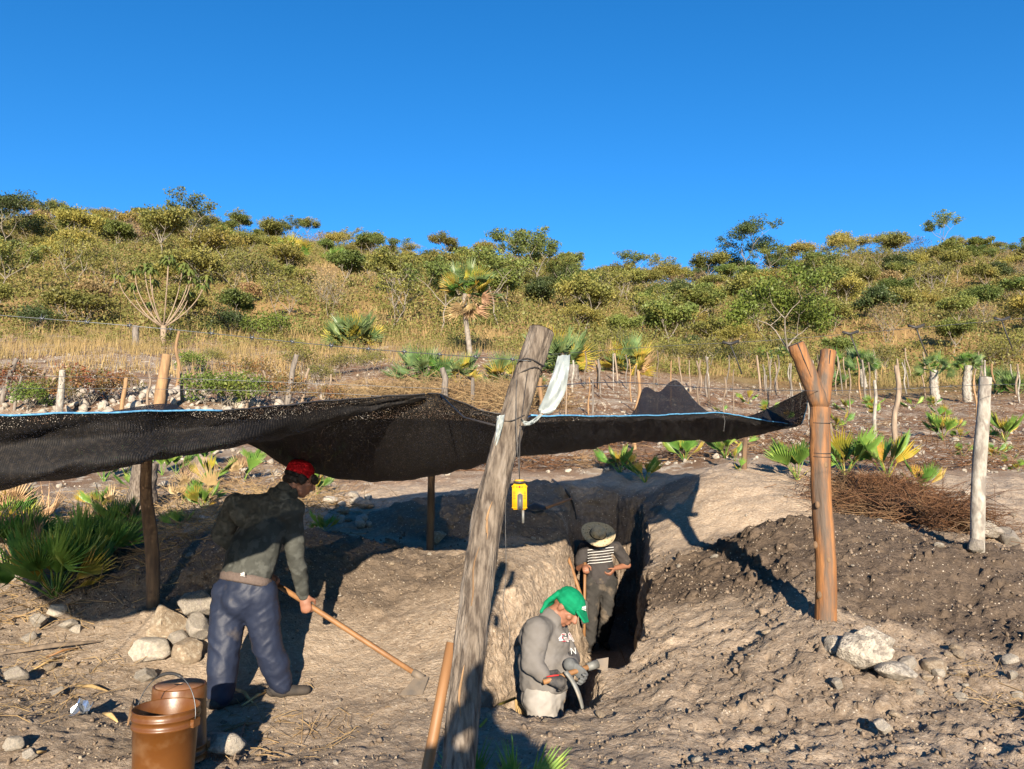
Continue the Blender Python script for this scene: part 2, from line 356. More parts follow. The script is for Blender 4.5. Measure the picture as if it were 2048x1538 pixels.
def H(x, y, fine=True):
    x = np.asarray(x, float); y = np.asarray(y, float); sh = x.shape
    x = x.ravel(); y = y.ravel()
    h = base_h(x, y)
    near = sstep(16, 11, y) * sstep(-2, 2, y)
    dark = soil_masks(x, y)[0]
    h = h + near * (fbm(x*1.1+5, y*1.1, o=3) * .035)
    def bump(cx, cy, rx, ry, a): return a * np.exp(-((x-cx)/rx)**2 - ((y-cy)/ry)**2)
    h = h + bump(2.75, 7.6, .8, .55, .17) + bump(4.0, 6.75, .9, .5, .16) + bump(3.2, 8.9, 1.2, .5, -.18) + bump(3.1, 11.2, .9, .6, .12) + bump(-2.2, 7.3, 1.1, .5, .10) + bump(-2.0, 8.6, 1.3, .6, -.12) + bump(1.9, 5.2, .7, .4, .07) + bump(-.7, 9.3, 1.1, .6, .24) + bump(2.5, 10.2, .9, .7, .26) + bump(.3, 10.6, .7, .5, .12)
    # furrowed, raked spoil on the right
    fur = sstep(.4, 1.2, x) * sstep(7.0, 5.6, y) * sstep(3.4, 4.2, y)
    h = h + fur * .035 * fbm(x*2.2 + y*2.6, (y - x*.5)*4.0, o=4)
    h = h + fur * (.06 * np.abs(fbm(x*4 + 3, y*6, o=4)) + .03*np.maximum(0, fbm(x*11, y*13, o=3)))
    if fine:
        h = h + near * (fbm(x*5, y*5, o=4) * (.026 + .030*dark + .02*(y > 7.5)) + np.abs(fbm(x*14, y*14, o=3)) * (.026 + .036*dark))
    far = sstep(12, 16, y)
    h = h + far * (fbm(x*.35, y*.35, o=4) * .22 + fbm(x*2, y*2, o=3) * .07) + sstep(40, 60, y) * fbm(x*.06, y*.06, o=3) * 2.2
    m = (np.abs(x - .6) < 2) & (y > 4.5) & (y < 12)
    if m.any():
        xm, ym = x[m], y[m]
        sd = trench_sd(xm + .09*fbm(xm*2.2, ym*2.2, o=2), ym + .09*fbm(xm*2.2+9, ym*2.2, o=2))
        fl = CAM_H - 2.32 + .05 * (ym - 5.5) + fbm(xm*5, ym*5, o=3) * .03
        left = sstep(.35, -.25, xm - (.02 + (ym - 6.2)*.27))
        t = sstep(-.04 - .10*left, .13 + .10*left, sd)
        roll = sstep(-.30, .02, sd) * .06                     # broken edge of the cut
        h[m] = (h[m] - roll) * (1 - t) + fl * t
    return h.reshape(sh)
def Hs(x, y): return float(H(np.array([x]), np.array([y]))[0])
_ys = np.geomspace(2.6, 190, 2600)
def G(px, py, y0=2.6):
    """where the sight line of a measured pixel meets the ground"""
    a, b = ray(px, py)
    h = H(a * _ys, _ys, False); z = CAM_H + b * _ys
    k = np.nonzero((z <= h) & (_ys >= y0))[0]
    i = k[0] if len(k) else len(_ys) - 1
    return Vector((a * _ys[i], _ys[i], Hs(a * _ys[i], _ys[i])))

uc = np.arange(-.76, .7601, .0048)
ext = np.array([.05, .1, .2, .4, .8, 1.5, 3, 6, 12, 24, 48, 90, 160])
yr = [3.4]
while yr[-1] < 11.8: yr.append(yr[-1] + .027)
while yr[-1] < 260: yr.append(yr[-1] * 1.0125 + .0)
yr = np.array(list(np.linspace(-40, -1, 14)) + list(np.linspace(-.5, 3.3, 24)) + yr)
wid = np.maximum(yr, 4.0)[:, None]
X = np.concatenate([-.76*wid - ext[::-1][None], uc[None] * wid, .76*wid + ext[None]], 1)
Y = np.repeat(yr[:, None], X.shape[1], 1)
Z = H(X, Y)
# crumbly walls: push steep places sideways
gx = np.gradient(Z, axis=1) / np.maximum(np.gradient(X, axis=1), 1e-3); gy = np.gradient(Z, axis=0) / np.maximum(np.gradient(Y, axis=0), 1e-3)
steep = sstep(1.0, 3.0, np.hypot(gx, gy)) * (Y < 12) * (Y > 4)
Xd = X + steep * .03 * fbm(X*3, Y*3, Z*3, 2); Yd = Y + steep * .03 * fbm(X*3+7, Y*3, Z*3, 2)
V = np.stack([Xd, Yd, Z], -1).reshape(-1, 3)
r_, c_ = X.shape; I = np.arange(r_ * c_).reshape(r_, c_)
F = np.stack([I[:-1, :-1], I[:-1, 1:], I[1:, 1:], I[1:, :-1]], -1).reshape(-1, 4)

def ground_material():
    m, nt, out = newmat('soil_and_field')
    geo = nt.nodes.new('ShaderNodeNewGeometry').outputs['Position']
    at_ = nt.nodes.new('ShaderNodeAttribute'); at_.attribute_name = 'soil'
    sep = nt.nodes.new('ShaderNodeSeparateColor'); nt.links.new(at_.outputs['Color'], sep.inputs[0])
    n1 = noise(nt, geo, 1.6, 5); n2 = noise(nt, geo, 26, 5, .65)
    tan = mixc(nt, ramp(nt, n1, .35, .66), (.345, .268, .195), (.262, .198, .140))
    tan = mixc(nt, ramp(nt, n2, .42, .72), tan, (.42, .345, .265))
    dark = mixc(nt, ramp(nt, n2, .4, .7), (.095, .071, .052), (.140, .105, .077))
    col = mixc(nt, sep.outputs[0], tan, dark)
    fl = mixc(nt, ramp(nt, noise(nt, geo, .55, 5, .6), .36, .54), (.285, .225, .165), (.180, .112, .070))
    fl = mixc(nt, ramp(nt, noise(nt, geo, 3.5, 4, .7), .53, .63), fl, (.42, .37, .30))
    col = mixc(nt, sep.outputs[1], col, fl)
    hl = mixc(nt, ramp(nt, noise(nt, geo, .12, 5, .6), .4, .6), (.225, .145, .062), (.135, .105, .040))
    col = mixc(nt, sep.outputs[2], col, hl)
    # pale limestone crumbs in the soil
    vo = nt.nodes.new('ShaderNodeTexVoronoi'); vo.inputs['Scale'].default_value = 44; nt.links.new(geo, vo.inputs['Vector'])
    sp = nt.nodes.new('ShaderNodeSeparateColor'); nt.links.new(vo.outputs['Color'], sp.inputs[0])
    m1 = nt.nodes.new('ShaderNodeMath'); m1.operation = 'LESS_THAN'; nt.links.new(vo.outputs['Distance'], m1.inputs[0]); m1.inputs[1].default_value = .26
    m2 = nt.nodes.new('ShaderNodeMath'); m2.operation = 'GREATER_THAN'; nt.links.new(sp.outputs[0], m2.inputs[0]); m2.inputs[1].default_value = .88
    m3 = nt.nodes.new('ShaderNodeMath'); m3.operation = 'MULTIPLY'; nt.links.new(m1.outputs[0], m3.inputs[0]); nt.links.new(m2.outputs[0], m3.inputs[1])
    col = mixc(nt, m3.outputs[0], col, (.52, .45, .36))
    p = nt.nodes.new('ShaderNodeBsdfPrincipled'); p.inputs['Roughness'].default_value = .95; p.inputs['Specular IOR Level'].default_value = .1
    nt.links.new(col, p.inputs['Base Color'])
    b = nt.nodes.new('ShaderNodeBump'); b.inputs['Strength'].default_value = 1.0; b.inputs['Distance'].default_value = .03
    nt.links.new(noise(nt, geo, 38, 7, .7), b.inputs['Height'])
    b2 = nt.nodes.new('ShaderNodeBump'); b2.inputs['Strength'].default_value = .5; b2.inputs['Distance'].default_value = .012
    nt.links.new(m3.outputs[0], b2.inputs['Height']); nt.links.new(b.outputs[0], b2.inputs['Normal']); nt.links.new(b2.outputs[0], p.inputs['Normal'])
    nt.links.new(p.outputs[0], out.inputs[0])
    return m
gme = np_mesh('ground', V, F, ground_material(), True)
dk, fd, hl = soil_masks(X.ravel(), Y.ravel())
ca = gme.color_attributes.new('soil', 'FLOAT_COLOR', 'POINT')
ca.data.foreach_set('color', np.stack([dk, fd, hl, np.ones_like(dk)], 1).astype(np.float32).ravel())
# finer mesh on the trench walls, roughened in three dimensions
bm = bmesh.new(); bm.from_mesh(gme)
fs = [f for f in bm.faces if 4.6 < f.calc_center_median().y < 11.6 and abs(f.normal.z) < .62]
es = list({e for f in fs for e in f.edges}); old = set(bm.verts)
bmesh.ops.subdivide_edges(bm, edges=es, cuts=5, use_grid_fill=True)
vs = list({v for f in bm.faces if 4.6 < f.verts[0].co.y < 11.6 and abs(f.normal.z) < .66 for v in f.verts})
bm.normal_update(); co = np.array([v.co[:] for v in vs]); no = np.array([v.normal[:] for v in vs])
d = .06*fbm(co[:, 0]*5, co[:, 1]*5, co[:, 2]*6, 4) + .03*fbm(co[:, 0]*2.5, co[:, 1]*2.5, co[:, 2]*13, 3) + .03*np.abs(fbm(co[:, 0]*13, co[:, 1]*13, co[:, 2]*15, 3))
for v, q in zip(vs, co + no*d[:, None]): v.co = q
bm.to_mesh(gme); bm.free(); gme.update()
link('ground', gme, kind='structure')

# ------------------------------------------------------------------ vegetation generators
def leaf_quads(C, size, rng, up=.35, asp=.55):
    """one small folded-free leaf face at each centre"""
    n = len(C)
    N = rng.normal(size=(n, 3)); N[:, 2] += up * 2.2; N /= np.linalg.norm(N, axis=1)[:, None]
    A = np.cross(N, rng.normal(size=(n, 3))); A /= np.linalg.norm(A, axis=1)[:, None]
    B = np.cross(N, A); s = (size * rng.uniform(.6, 1.4, n))[:, None]
    V = np.stack([C - A*s, C - B*s*asp, C + A*s, C + B*s*asp], 1).reshape(-1, 3)
    return V, np.arange(4*n).reshape(n, 4)
def limb_mesh(segs, name, mat, n=5):
    mb = MB()
    for pts, rad in segs: mb.tube(pts, rad, n, False)
    return mb.mesh(name, mat)
def gen_tree(seed, h, spread, leaf_n, leaf_s, leafmat_, barkmat, flat=.45, clump=.55, stems=1, bare=0., levels=3, trunk=.3, sym=False):
    rng = np.random.default_rng(seed); segs = []; tips = []
    def grow(p, d, L, r, lev):
        pts = [p]; rad = [r]; k = 4
        for i in range(k):
            d = (d + Vector(rng.normal(0, .16, 3)) + Vector((0, 0, .05))).normalized()
            p = p + d * (L / k); pts.append(p); rad.append(r * (1 - .5*(i+1)/k))
        segs.append((pts, rad))
        if lev == 0: tips.append((p, d)); tips.append((pts[2], d)); return
        if lev == 1: tips.append((p, d))
        nb = rng.integers(2, 4) + (lev == levels)
        a0 = rng.uniform(0, 6.28)
        for i in range(nb):
            a = a0 + 6.28*i/nb + rng.normal(0, .3)
            out = Vector((math.cos(a), math.sin(a), 0))
            nd_ = (d * .55 + out * (spread * rng.uniform(.55, 1.1)) + Vector((0, 0, .25))).normalized()
            grow(p, nd_, L * rng.uniform(.6, .85), r * .55, lev - 1)
    for s in range(stems):
        a = 6.28 * s / stems + rng.uniform(0, 1)
        d = Vector((math.cos(a)*.35*(stems > 1), math.sin(a)*.35*(stems > 1), 1)) + Vector(rng.normal(0, .1, 3))
        grow(Vector((math.cos(a)*.08*(stems > 1), math.sin(a)*.08*(stems > 1), -.25)), d.normalized(), h*trunk, h*.0135/math.sqrt(stems), levels)
    T = np.array([t[0] for t in tips]); 
    sc = h / max(T[:, 2].max() + clump*flat, .1)
    segs = [([q * sc for q in p], [x * sc for x in r]) for p, r in segs]; T = T * sc
    keep = rng.random(len(T)) > bare
    T = T[keep] if keep.sum() > 3 else T
    per = max(4, int(leaf_n / len(T)))
    C = np.repeat(T, per, 0)
    off = rng.normal(size=C.shape); off /= np.linalg.norm(off, axis=1)[:, None]; off *= (rng.random((len(C), 1)) ** .45) * clump * rng.uniform(.6, 1.3, (len(T), 1)).repeat(per, 0)
    off[:, 2] *= flat
    Vl, Fl = leaf_quads(C + off, leaf_s, rng)
    return limb_mesh(segs, 'trunk', barkmat), np_mesh('crown', Vl, Fl, leafmat_)
def put_tree(name, kind, loc, s, rz, label, cat, group=None, part='crown'):
    t = thing(name, loc, label, cat, group, rz); t.scale = (s, s, s)
    local('trunk', kind[0], t); local(part, kind[1], t)
    return t
# ------------------------------------------------------------------ hillside trees and scrub
rng = np.random.default_rng(11); random.seed(5)
KINDS = []   # (meshes, nominal label, weight)
def K(label, w, *a, **k): KINDS.append((gen_tree(*a, **k), label, w))
K('olive scrub tree with layered clumps', 5, 1, 5.0, .85, 4940, .105, M['fol_olive'], M['palebark'], flat=.55, clump=0.84)
K('yellow-olive spreading thorn tree', 5, 2, 4.6, 1.0, 4560, .10, M['fol_yellow'], M['palebark'], flat=.48, clump=0.84, stems=2)
K('mid green rounded tree', 4, 3, 4.4, .75, 5320, .11, M['fol_green'], M['palebark'], flat=.5, clump=0.81)
K('dense dark green low tree', 2.0, 4, 4.2, .8, 6080, .12, M['fol_dark'], M['palebark'], flat=.6, clump=0.84, stems=2)
K('half bare tree with sparse olive leaves', 3.5, 5, 5.0, .8, 1710, .085, M['fol_olive'], M['palebark'], flat=.5, clump=0.40, stems=2, bare=.3)
K('multi-stemmed olive thicket tree', 5, 6, 3.6, .9, 4940, .10, M['fol_olive'], M['palebark'], flat=.45, clump=0.81, stems=4, trunk=.22)
K('leafless tree of bare twigs', 2, 7, 3.8, .8, 494, .07, M['fol_brown'], M['palebark'], flat=.6, clump=0.40, stems=4, bare=.4)
K('dry brown-leaved tree', 1.5, 8, 3.6, .85, 3230, .10, M['fol_brown'], M['palebark'], flat=.5, clump=0.74, stems=2)
K('slender tree with airy crown', 2, 9, 6.8, .6, 2850, .11, M['fol_green'], M['palebark'], flat=.45, clump=0.81, trunk=.42)
W = np.array([k[2] for k in KINDS], float); W /= W.sum()
pts = []
tries = 0
while len(pts) < 286 and tries < 30000:
    tries += 1
    y = math.sqrt(rng.uniform(44**2, 137**2)); x = rng.uniform(-.73, .73) * y
    if y < 46 + 10 * float(sstep(0, 20, np.array(x))): continue
    if y < 58 and 11 < x < 22: continue
    clear = float(vnoise(np.array([x*.045+3]), np.array([y*.05]))[0])
    if x < -8 and clear > .25: continue
    dmin = 3.4 + y * .012
    if any((x-a)**2 + (y-b)**2 < dmin*dmin for a, b in pts): continue
    pts.append((x, y))
for x, y in pts:
    w = W.copy(); u = x / y
    if u < -.1: w[[1, 4, 6, 7]] *= 1.5; w[3] *= .6
    elif u < .3: w[[0, 2, 3, 8]] *= 1.5
    w /= w.sum(); k = KINDS[rng.choice(len(KINDS), p=w)]
    s = rng.uniform(.62, 1.12) * (1.0 if y > 60 else .85)
    zone = 'at the hill foot' if y < 62 else 'on the middle slope' if y < 90 else 'on the upper slope' if y < 118 else 'along the ridge'
    side = 'behind the candelabra tree' if u < -.22 else 'behind the tall palm' if u < .06 else 'below the saddle' if u < .27 else 'beyond the forked post'
    size = 'small ' if s < .8 else 'large ' if s > .98 else ''
    put_tree('hillside_tree', k[0], (x, y, Hs(x, y)), s, rng.uniform(0, 6.28), size + k[1] + ' ' + zone + ' ' + side, 'tree', 'trees on the hillside')

# the trees that stand out
big = gen_tree(31, 8.6, .85, 9500, .12, M['fol_dark'], M['palebark'], flat=.45, clump=1.01, stems=2, trunk=.26, levels=4)
def special(px, py, depth, mesh, s, label, rz=0, name='hillside_tree'):
    x = ray(px, py)[0] * depth
    return put_tree(name, mesh, (x, depth, Hs(x, depth)), s, rz, label, 'tree')
special(1500, 530, 118, big, 1.15, 'largest dark spreading tree standing against the sky on the ridge', .4)
special(1425, 520, 119, KINDS[0][0], 1.25, 'bushy olive tree leaning beside the largest ridge tree', 2)
special(1340, 545, 126, KINDS[8][0], .68, 'lone small round tree on the low saddle of the ridge', 1)
special(1040, 525, 112, KINDS[8][0], 1.28, 'tallest thin-trunked tree rising above the tree line at the hill foot of the saddle', 3)
special(1080, 535, 110, KINDS[8][0], 1.05, 'dark slender tree next to the tallest thin-trunked one', 5)
special(20, 540, 74, big, .82, 'heavy dark tree with pale forked trunk on the left slope', 1.2)
sparse = gen_tree(33, 7.4, .85, 8000, .085, M['fol_bright'], M['palebark'], flat=.7, clump=0.94, stems=1, bare=.12, trunk=.30, levels=4)
p = G(1612, 715); p.y = 44.0; p.x = ray(1612, 715)[0] * 44; p.z = Hs(p.x, p.y)
put_tree('field_edge_tree', sparse, p, 1.0, .3, 'tall half-bare tree with fresh light green leaves at the field edge', 'tree')

# frangipani-like tree with bare candelabra limbs and drooping leaf tufts
def candelabra():
    rg = np.random.default_rng(3); mb = MB(); C = []
    mb.tube([(0, 0, -.2), (.02, 0, .5), (0, .02, .95)], [.15, .13, .14], 8)
    for i in range(15):
        a = 6.28 * i / 15 + rg.normal(0, .2); sp = rg.uniform(.3, 1.9); hh = rg.uniform(1.9, 3.7) * (1 - .14*sp)
        q = [Vector((0, 0, .75)), Vector((math.cos(a)*sp*.55, math.sin(a)*sp*.55, .75 + hh*.3)), Vector((math.cos(a)*sp*.95, math.sin(a)*sp*.95, .75 + hh*.68)), Vector((math.cos(a)*sp*1.05, math.sin(a)*sp*1.05, .75 + hh))]
        mb.tube([Vector(x) for x in crom(np.array(q), 9)], [.032, .030, .028, .026, .024, .022, .02, .018, .016], 6)
        for k in range(22):
            b = rg.uniform(0, 6.28); C.append((q[3] - Vector((0, 0, rg.uniform(0, .25))), b, rg.uniform(.25, .52)))
    lv = MB()
    for p, b, L in C:
        d = Vector((math.cos(b), math.sin(b), 0)); s = Vector((-d.y, d.x, 0)) * .075
        z = Vector((0, 0, 1)); m = p + d*L*.55 + z*.04; e = p + d*L - z*L*.55
        lv.add([p, m + s, e, m - s], [(0, 1, 2, 3)])
    return mb.mesh('trunk', M['limb']), lv.mesh('crown', M['fol_green'], False)
p = G(325, 690); 
put_tree('candelabra_tree', candelabra(), p, p.y * 195 / FPX / 4.2, .5, 'small tree with bare upswept tan limbs ending in drooping leaf tufts', 'tree')

# scrub, dry grass: nobody could count it
def frustum_pts(n, y0, y1, rg, lim=.74):
    y = np.sqrt(rg.uniform(y0*y0, y1*y1, n)); x = rg.uniform(-lim, lim, n) * y
    return x, y
rg = np.random.default_rng(21)
x, y = frustum_pts(10500, 43, 138, rg, .92)
kk = (y > 45 + 8*sstep(0, 20, x)) & (vnoise(x*.05+3, y*.05) < np.where(x < -5, .30, .70)); x, y = x[kk], y[kk]
z = H(x, y, False); rad = rg.uniform(.5, 2.0, len(x)); per = 66
C = np.repeat(np.stack([x, y, z + rad*.35], 1), per, 0); rr = np.repeat(rad, per)
o = rg.normal(size=C.shape); o /= np.linalg.norm(o, axis=1)[:, None]; o *= (rg.random((len(C), 1))**.4) * rr[:, None]; o[:, 2] *= .75
Vs, Fs = leaf_quads(C + o, .10, rg)
link('hillside_scrub', np_mesh('hillside_scrub', Vs, Fs, M['scrub']), label='olive and tan scrub covering the hillside between the trees', cat='scrub', kind='stuff')
def grass_mesh(x, y, hmin, hmax, w, rg, name, mat):
    n = len(x); z = H(x, y, False)
    a = rg.uniform(0, 6.28, n); L = rg.uniform(hmin, hmax, n); ww = w * rg.uniform(.6, 1.4, n)
    lean = rg.normal(0, .22, (n, 2)) * L[:, None]
    b = np.stack([x, y, z - .02], 1); s = np.stack([np.cos(a)*ww, np.sin(a)*ww, 0*a], 1)
    tip = b + np.stack([lean[:, 0], lean[:, 1], L], 1)
    V = np.stack([b - s, b + s, tip], 1).reshape(-1, 3)
    return np_mesh(name, V, np.arange(3*n).reshape(n, 3), mat)
cx, cy = frustum_pts(4400, 42, 137, rg, .95)
cx = np.repeat(cx, 14) + rg.normal(0, .55, 4400*14); cy = np.repeat(cy, 14) + rg.normal(0, .55, 4400*14)
link('hillside_grass', grass_mesh(cx, cy, .4, 1.1, .035, rg, 'hillside_grass', M['grass']), label='tall golden dry grass on the hillside', cat='grass', kind='stuff')
# belt of tall weeds and grass between field and hill
cx, cy = frustum_pts(1150, 25, 47, rg, .95)
k = (cy > 40 - np.clip(-cx, 0, 12)*.5 - 4*(np.abs(cx) < 4)) | ((cx < -3) & (cy > 27) & (vnoise(cx*.3, cy*.3) > .05)); cx, cy = cx[k], cy[k]
cx = np.repeat(cx, 34) + rg.normal(0, .45, len(cx)*34); cy = np.repeat(cy, 34) + rg.normal(0, .45, len(cy)*34)
link('meadow_grass', grass_mesh(cx, cy, .2, .85, .013, rg, 'meadow_grass', M['grass']), label='belt of dry weeds along the foot of the hill', cat='grass', kind='stuff')

x, y = frustum_pts(620, 36, 50, rg); k = y > 40 - 3*(np.abs(x) < 5); x, y = x[k], y[k]
z = H(x, y, False); rad = rg.uniform(.35, .95, len(x)); C = np.repeat(np.stack([x, y, z + rad*.3], 1), 150, 0); rr = np.repeat(rad, 150)
o = rg.normal(size=C.shape); o /= np.linalg.norm(o, axis=1)[:, None]; o *= (rg.random((len(C), 1))**.4) * rr[:, None]; o[:, 2] *= .8
Vs, Fs = leaf_quads(C + o, .06, rg)
link('field_edge_scrub', np_mesh('field_edge_scrub', Vs, Fs, M['scrub']), label='low olive brushwood along the foot of the hill', cat='scrub', kind='stuff')
# ------------------------------------------------------------------ shrubs of the bank and the hill foot
SH = {
 'red': gen_tree(41, 1.3, .9, 1500, .035, M['fol_red'], M['palebark'], flat=.8, clump=0.26, stems=4, trunk=.25),
 'green': gen_tree(42, 1.4, .9, 1900, .045, M['fol_bright'], M['palebark'], flat=.8, clump=0.28, stems=4, trunk=.25),
 'dark': gen_tree(43, 2.0, .9, 2800, .055, M['fol_dark'], M['palebark'], flat=.7, clump=0.42, stems=4, trunk=.24),
 'olive': gen_tree(44, 1.6, 1.0, 1800, .040, M['fol_olive'], M['palebark'], flat=.7, clump=0.34, stems=5, trunk=.24),
}
def shrub(px, py, hpx, kind, label, depth=None, group=None):
    if depth is None: q = G(px, py)
    else:
        x = ray(px, py)[0]*depth; q = Vector((x, depth, Hs(x, depth)))
    hh = {'red': 1.3, 'green': 1.4, 'dark': 2.0, 'olive': 1.6}[kind]
    put_tree('shrub', SH[kind], q, q.y * hpx / FPX / hh, random.uniform(0, 6), label, 'shrub', group, 'foliage')
shrub(75, 668, 75, 'dark', 'rounded dark green bush at the foot of the hill behind the barbed wire')
shrub(460, 676, 78, 'dark', 'wide dark green bush left of the bright green sapling')
shrub(540, 682, 75, 'green', 'bright green broad-leaved sapling beside the wide dark bush')
shrub(505, 560, 110, 'olive', 'tall feathery olive bush behind the candelabra tree', 60)
for px, py, hp, w in ((15, 800, 95, 'by the dark crooked branch post'), (95, 815, 80, 'left of the stout whitish post'), (170, 815, 110, 'right of the stout whitish post, the tallest'), (235, 800, 75, 'behind the thin orange stake'), (660, 815, 60, 'above the cloth peak'), (560, 812, 85, 'at the dark leaning post'), (500, 770, 75, 'behind the green bushes')):
    shrub(px, py, hp, 'red', 'bush with mixed red and green leaves ' + w, group='red-leaved bushes on the stony bank')
for px, py, hp, w in ((60, 820, 70, 'between red-leaved bushes'), (420, 815, 95, 'right of the thick split post'), (470, 815, 90, 'left of the dark leaning post'), (140, 780, 50, 'behind the stout whitish post'), (380, 745, 55, 'behind the tall thin orange pole')):
    shrub(px, py, hp, 'green', 'fresh green bush on the stony bank ' + w, group='green bushes on the stony bank')
for px, py, hp in ((600, 745, 70), (680, 752, 65), (740, 745, 60), (640, 770, 55), (430, 735, 50)):
    shrub(px, py, hp, 'olive', 'greyish dry feathery bush above the stony bank', group='dry feathery bushes above the bank')
for px, py, hp in ((1400, 735, 75), (1340, 728, 65), (1480, 728, 60), (1180, 735, 65), (1560, 722, 70), (1760, 742, 70), (1990, 742, 80), (1680, 725, 60), (2030, 722, 80), (1240, 715, 80)):
    shrub(px, py, hp, 'olive', 'grey-olive feathery bush along the far field edge', group='feathery bushes along the field edge')
# ------------------------------------------------------------------ fan palms
def fan_leaf(name, mat, seed, R_=.42, pet=.4, nseg=22, spread=165, droop=.22, split=.45):
    rg = np.random.default_rng(seed); mb = MB()
    path = [Vector((0, -.02*pet, 0)), Vector((0, .03*pet, pet*.5)), Vector((0, .12*pet, pet))]
    mb.tube(path, [.011, .008, .006], 4)
    c = path[-1]; fwd = Vector((0, .35, .94)).normalized(); side = Vector((1, 0, 0)); nor = fwd.cross(side)
    for i in range(nseg):
        a = R(-spread/2 + spread * (i + .5) / nseg); da = R(spread / nseg) * .55
        L = R_ * (1 - .22 * abs(a)/R(spread/2)) * rg.uniform(.9, 1.05)
        def q(ang, r, lift): return c + (fwd*math.cos(ang) + side*math.sin(ang)) * r + nor * lift
        dz = -droop * L * rg.uniform(.3, 1.4)
        ml = q(a - da, L*split, -.01*L); mr = q(a + da, L*split, -.01*L); mc = q(a, L*split, .05*L)
        tp = q(a + rg.normal(0, .03), L, dz)
        mb.add([c, ml, mc, mr, tp], [(0, 1, 2), (0, 2, 3), (1, 4, 2), (2, 4, 3)])
    return mb.mesh(name, mat, False)
FL = {'green': [fan_leaf('leaf', M['palm'], s, .42, .4, 22, 140, .3, .4) for s in (1, 2)], 'blue': [fan_leaf('leaf', M['palm_blue'], s, .5, .45, 26, 175) for s in (3, 4)],
      'yellow': [fan_leaf('leaf', M['palm_yellow'], 5, .45, .4, 22, droop=.35)], 'dry': [fan_leaf('leaf', M['palm_dry'], 6, .42, .4, 18, 150, .8)],
      'young': [fan_leaf('leaf', M['palm'], s, .5, .28, 12, 70, .05, .6) for s in (7, 8)], 'ylw_young': [fan_leaf('leaf', M['palm_yellow'], 9, .45, .25, 10, 60, .1, .6)]}
def fan_palm(loc, size, mix, n, label, group=None, trunk=None, tmin=8, tmax=80, name='fan_palm', tmat='stake', hang=0, seed=0):
    rg = random.Random(seed * 7 + 13)
    t = thing(name, loc, label, 'palm', group)
    z0 = 0
    if trunk:
        hgt, r = trunk; mb = MB(); P = []; Rr = []
        for i in range(17):
            f = i / 16; P.append((.05*hgt*math.sin(f*3+seed), .03*hgt*math.sin(f*4), -.15 + f*(hgt+.15))); Rr.append(r * (1.15 - .25*f + (.13 if i % 2 else -.05)))
        local('trunk', mb.tube(P, Rr, 9).mesh('trunk', M[tmat]), t); z0 = hgt
    for i in range(n):
        kind = mix[i % len(mix)] if hang == 0 or i >= hang else 'dry'
        me = rg.choice(FL[kind]); f = (i + .5) / n
        tilt = R(tmin + (tmax - tmin) * (1 - f) ** .8 + rg.uniform(-8, 8))
        if i < hang: tilt = R(rg.uniform(95, 160))
        az = i * 2.39996 + rg.uniform(-.3, .3); s = size * rg.uniform(.8, 1.15)
        mtx = Matrix.Translation((0, 0, z0 - .02)) @ Matrix.Rotation(az, 4, 'Z') @ Matrix.Rotation(-tilt, 4, 'X') @ Matrix.Rotation(rg.uniform(-1.25, 1.25), 4, 'Z') @ Matrix.Scale(s, 4)
        local('leaf', me, t, mtx)
    return t
def on(px, py, depth=None):
    if depth is None: return G(px, py)
    x = ray(px, py)[0] * depth; return Vector((x, depth, Hs(x, depth)))
def pxh(q, n): return q.y * n / FPX       # n photo pixels as metres at that distance
def palm_px(px, py, hpx, mix, n, label, depth=None, group=None, **k):
    q = on(px, py, depth); return fan_palm(q, pxh(q, hpx) / .85, mix, n, label, group, **k)
palm_px(705, 690, 68, ['blue', 'blue', 'yellow'], 40, 'wide fan palm with yellowing leaves right of the bright sapling', seed=1, tmax=82)
q = on(935, 716)
fan_palm(q, pxh(q, 66) / .85, ['blue', 'green', 'yellow'], 56, 'tall fan palm on a thin trunk with a skirt of dead leaves', None, (pxh(q, 132), .11), 5, 95, hang=13, seed=2, tmat='palebark')
palm_px(850, 770, 80, ['green', 'blue', 'blue', 'blue'], 18, 'green fan palm with upright leaves behind the shade cloth peak', seed=3, tmax=65)
palm_px(915, 768, 70, ['yellow', 'blue', 'yellow'], 14, 'half yellow fan palm beside the green upright one', seed=4, tmax=75)
palm_px(1025, 768, 72, ['blue', 'blue', 'yellow'], 30, 'broad blue-green fan palm left of the leaning post top', seed=5, tmax=85)
palm_px(1110, 740, 88, ['blue', 'blue', 'blue', 'yellow'], 40, 'largest fan palm behind the top of the leaning post', seed=6, tmax=95)
palm_px(1250, 742, 72, ['yellow', 'blue', 'yellow', 'dry'], 34, 'fan palm with mostly yellow leaves beyond the cloth', seed=7, tmax=95)
for px, py, th, hp, sd, lb in ((1725, 735, 40, 44, 8, 'fan palm on a rough trunk behind the forked post'), (1872, 772, 70, 40, 9, 'fan palm with the thicker pale scaly trunk in the far field'), (1938, 778, 75, 36, 10, 'fan palm with slim pale scaly trunk in the far field')):
    q = on(px, py, 31 if sd > 8 else 38)
    fan_palm(q, pxh(q, hp) / .85, ['blue', 'green'], 20, lb, None, (pxh(q, th), .16 if sd > 8 else .14), 10, 100, tmat='lichen', seed=sd)
palm_px(585, 500, 48, ['green', 'yellow'], 18, 'fan palm with yellowish crown high on the open slope', 92, trunk=(1.2, .2), seed=11)
palm_px(675, 490, 40, ['green'], 16, 'second fan palm high on the slope below the ridge', 106, seed=12)
palm_px(1860, 530, 40, ['green', 'yellow'], 16, 'fan palm among scrub high on the right slope', 100, seed=13)
for i, (px, py, hp) in enumerate(((1520, 722, 34), (1560, 722, 36), (1450, 722, 34), (1690, 752, 60), (1660, 775, 50), (1990, 775, 50), (2035, 790, 55))):
    palm_px(px, py, hp, ['blue', 'green'], 12, 'low light green fan palm along the far edge of the field', group='low palms along the field edge', seed=20+i, tmax=70)
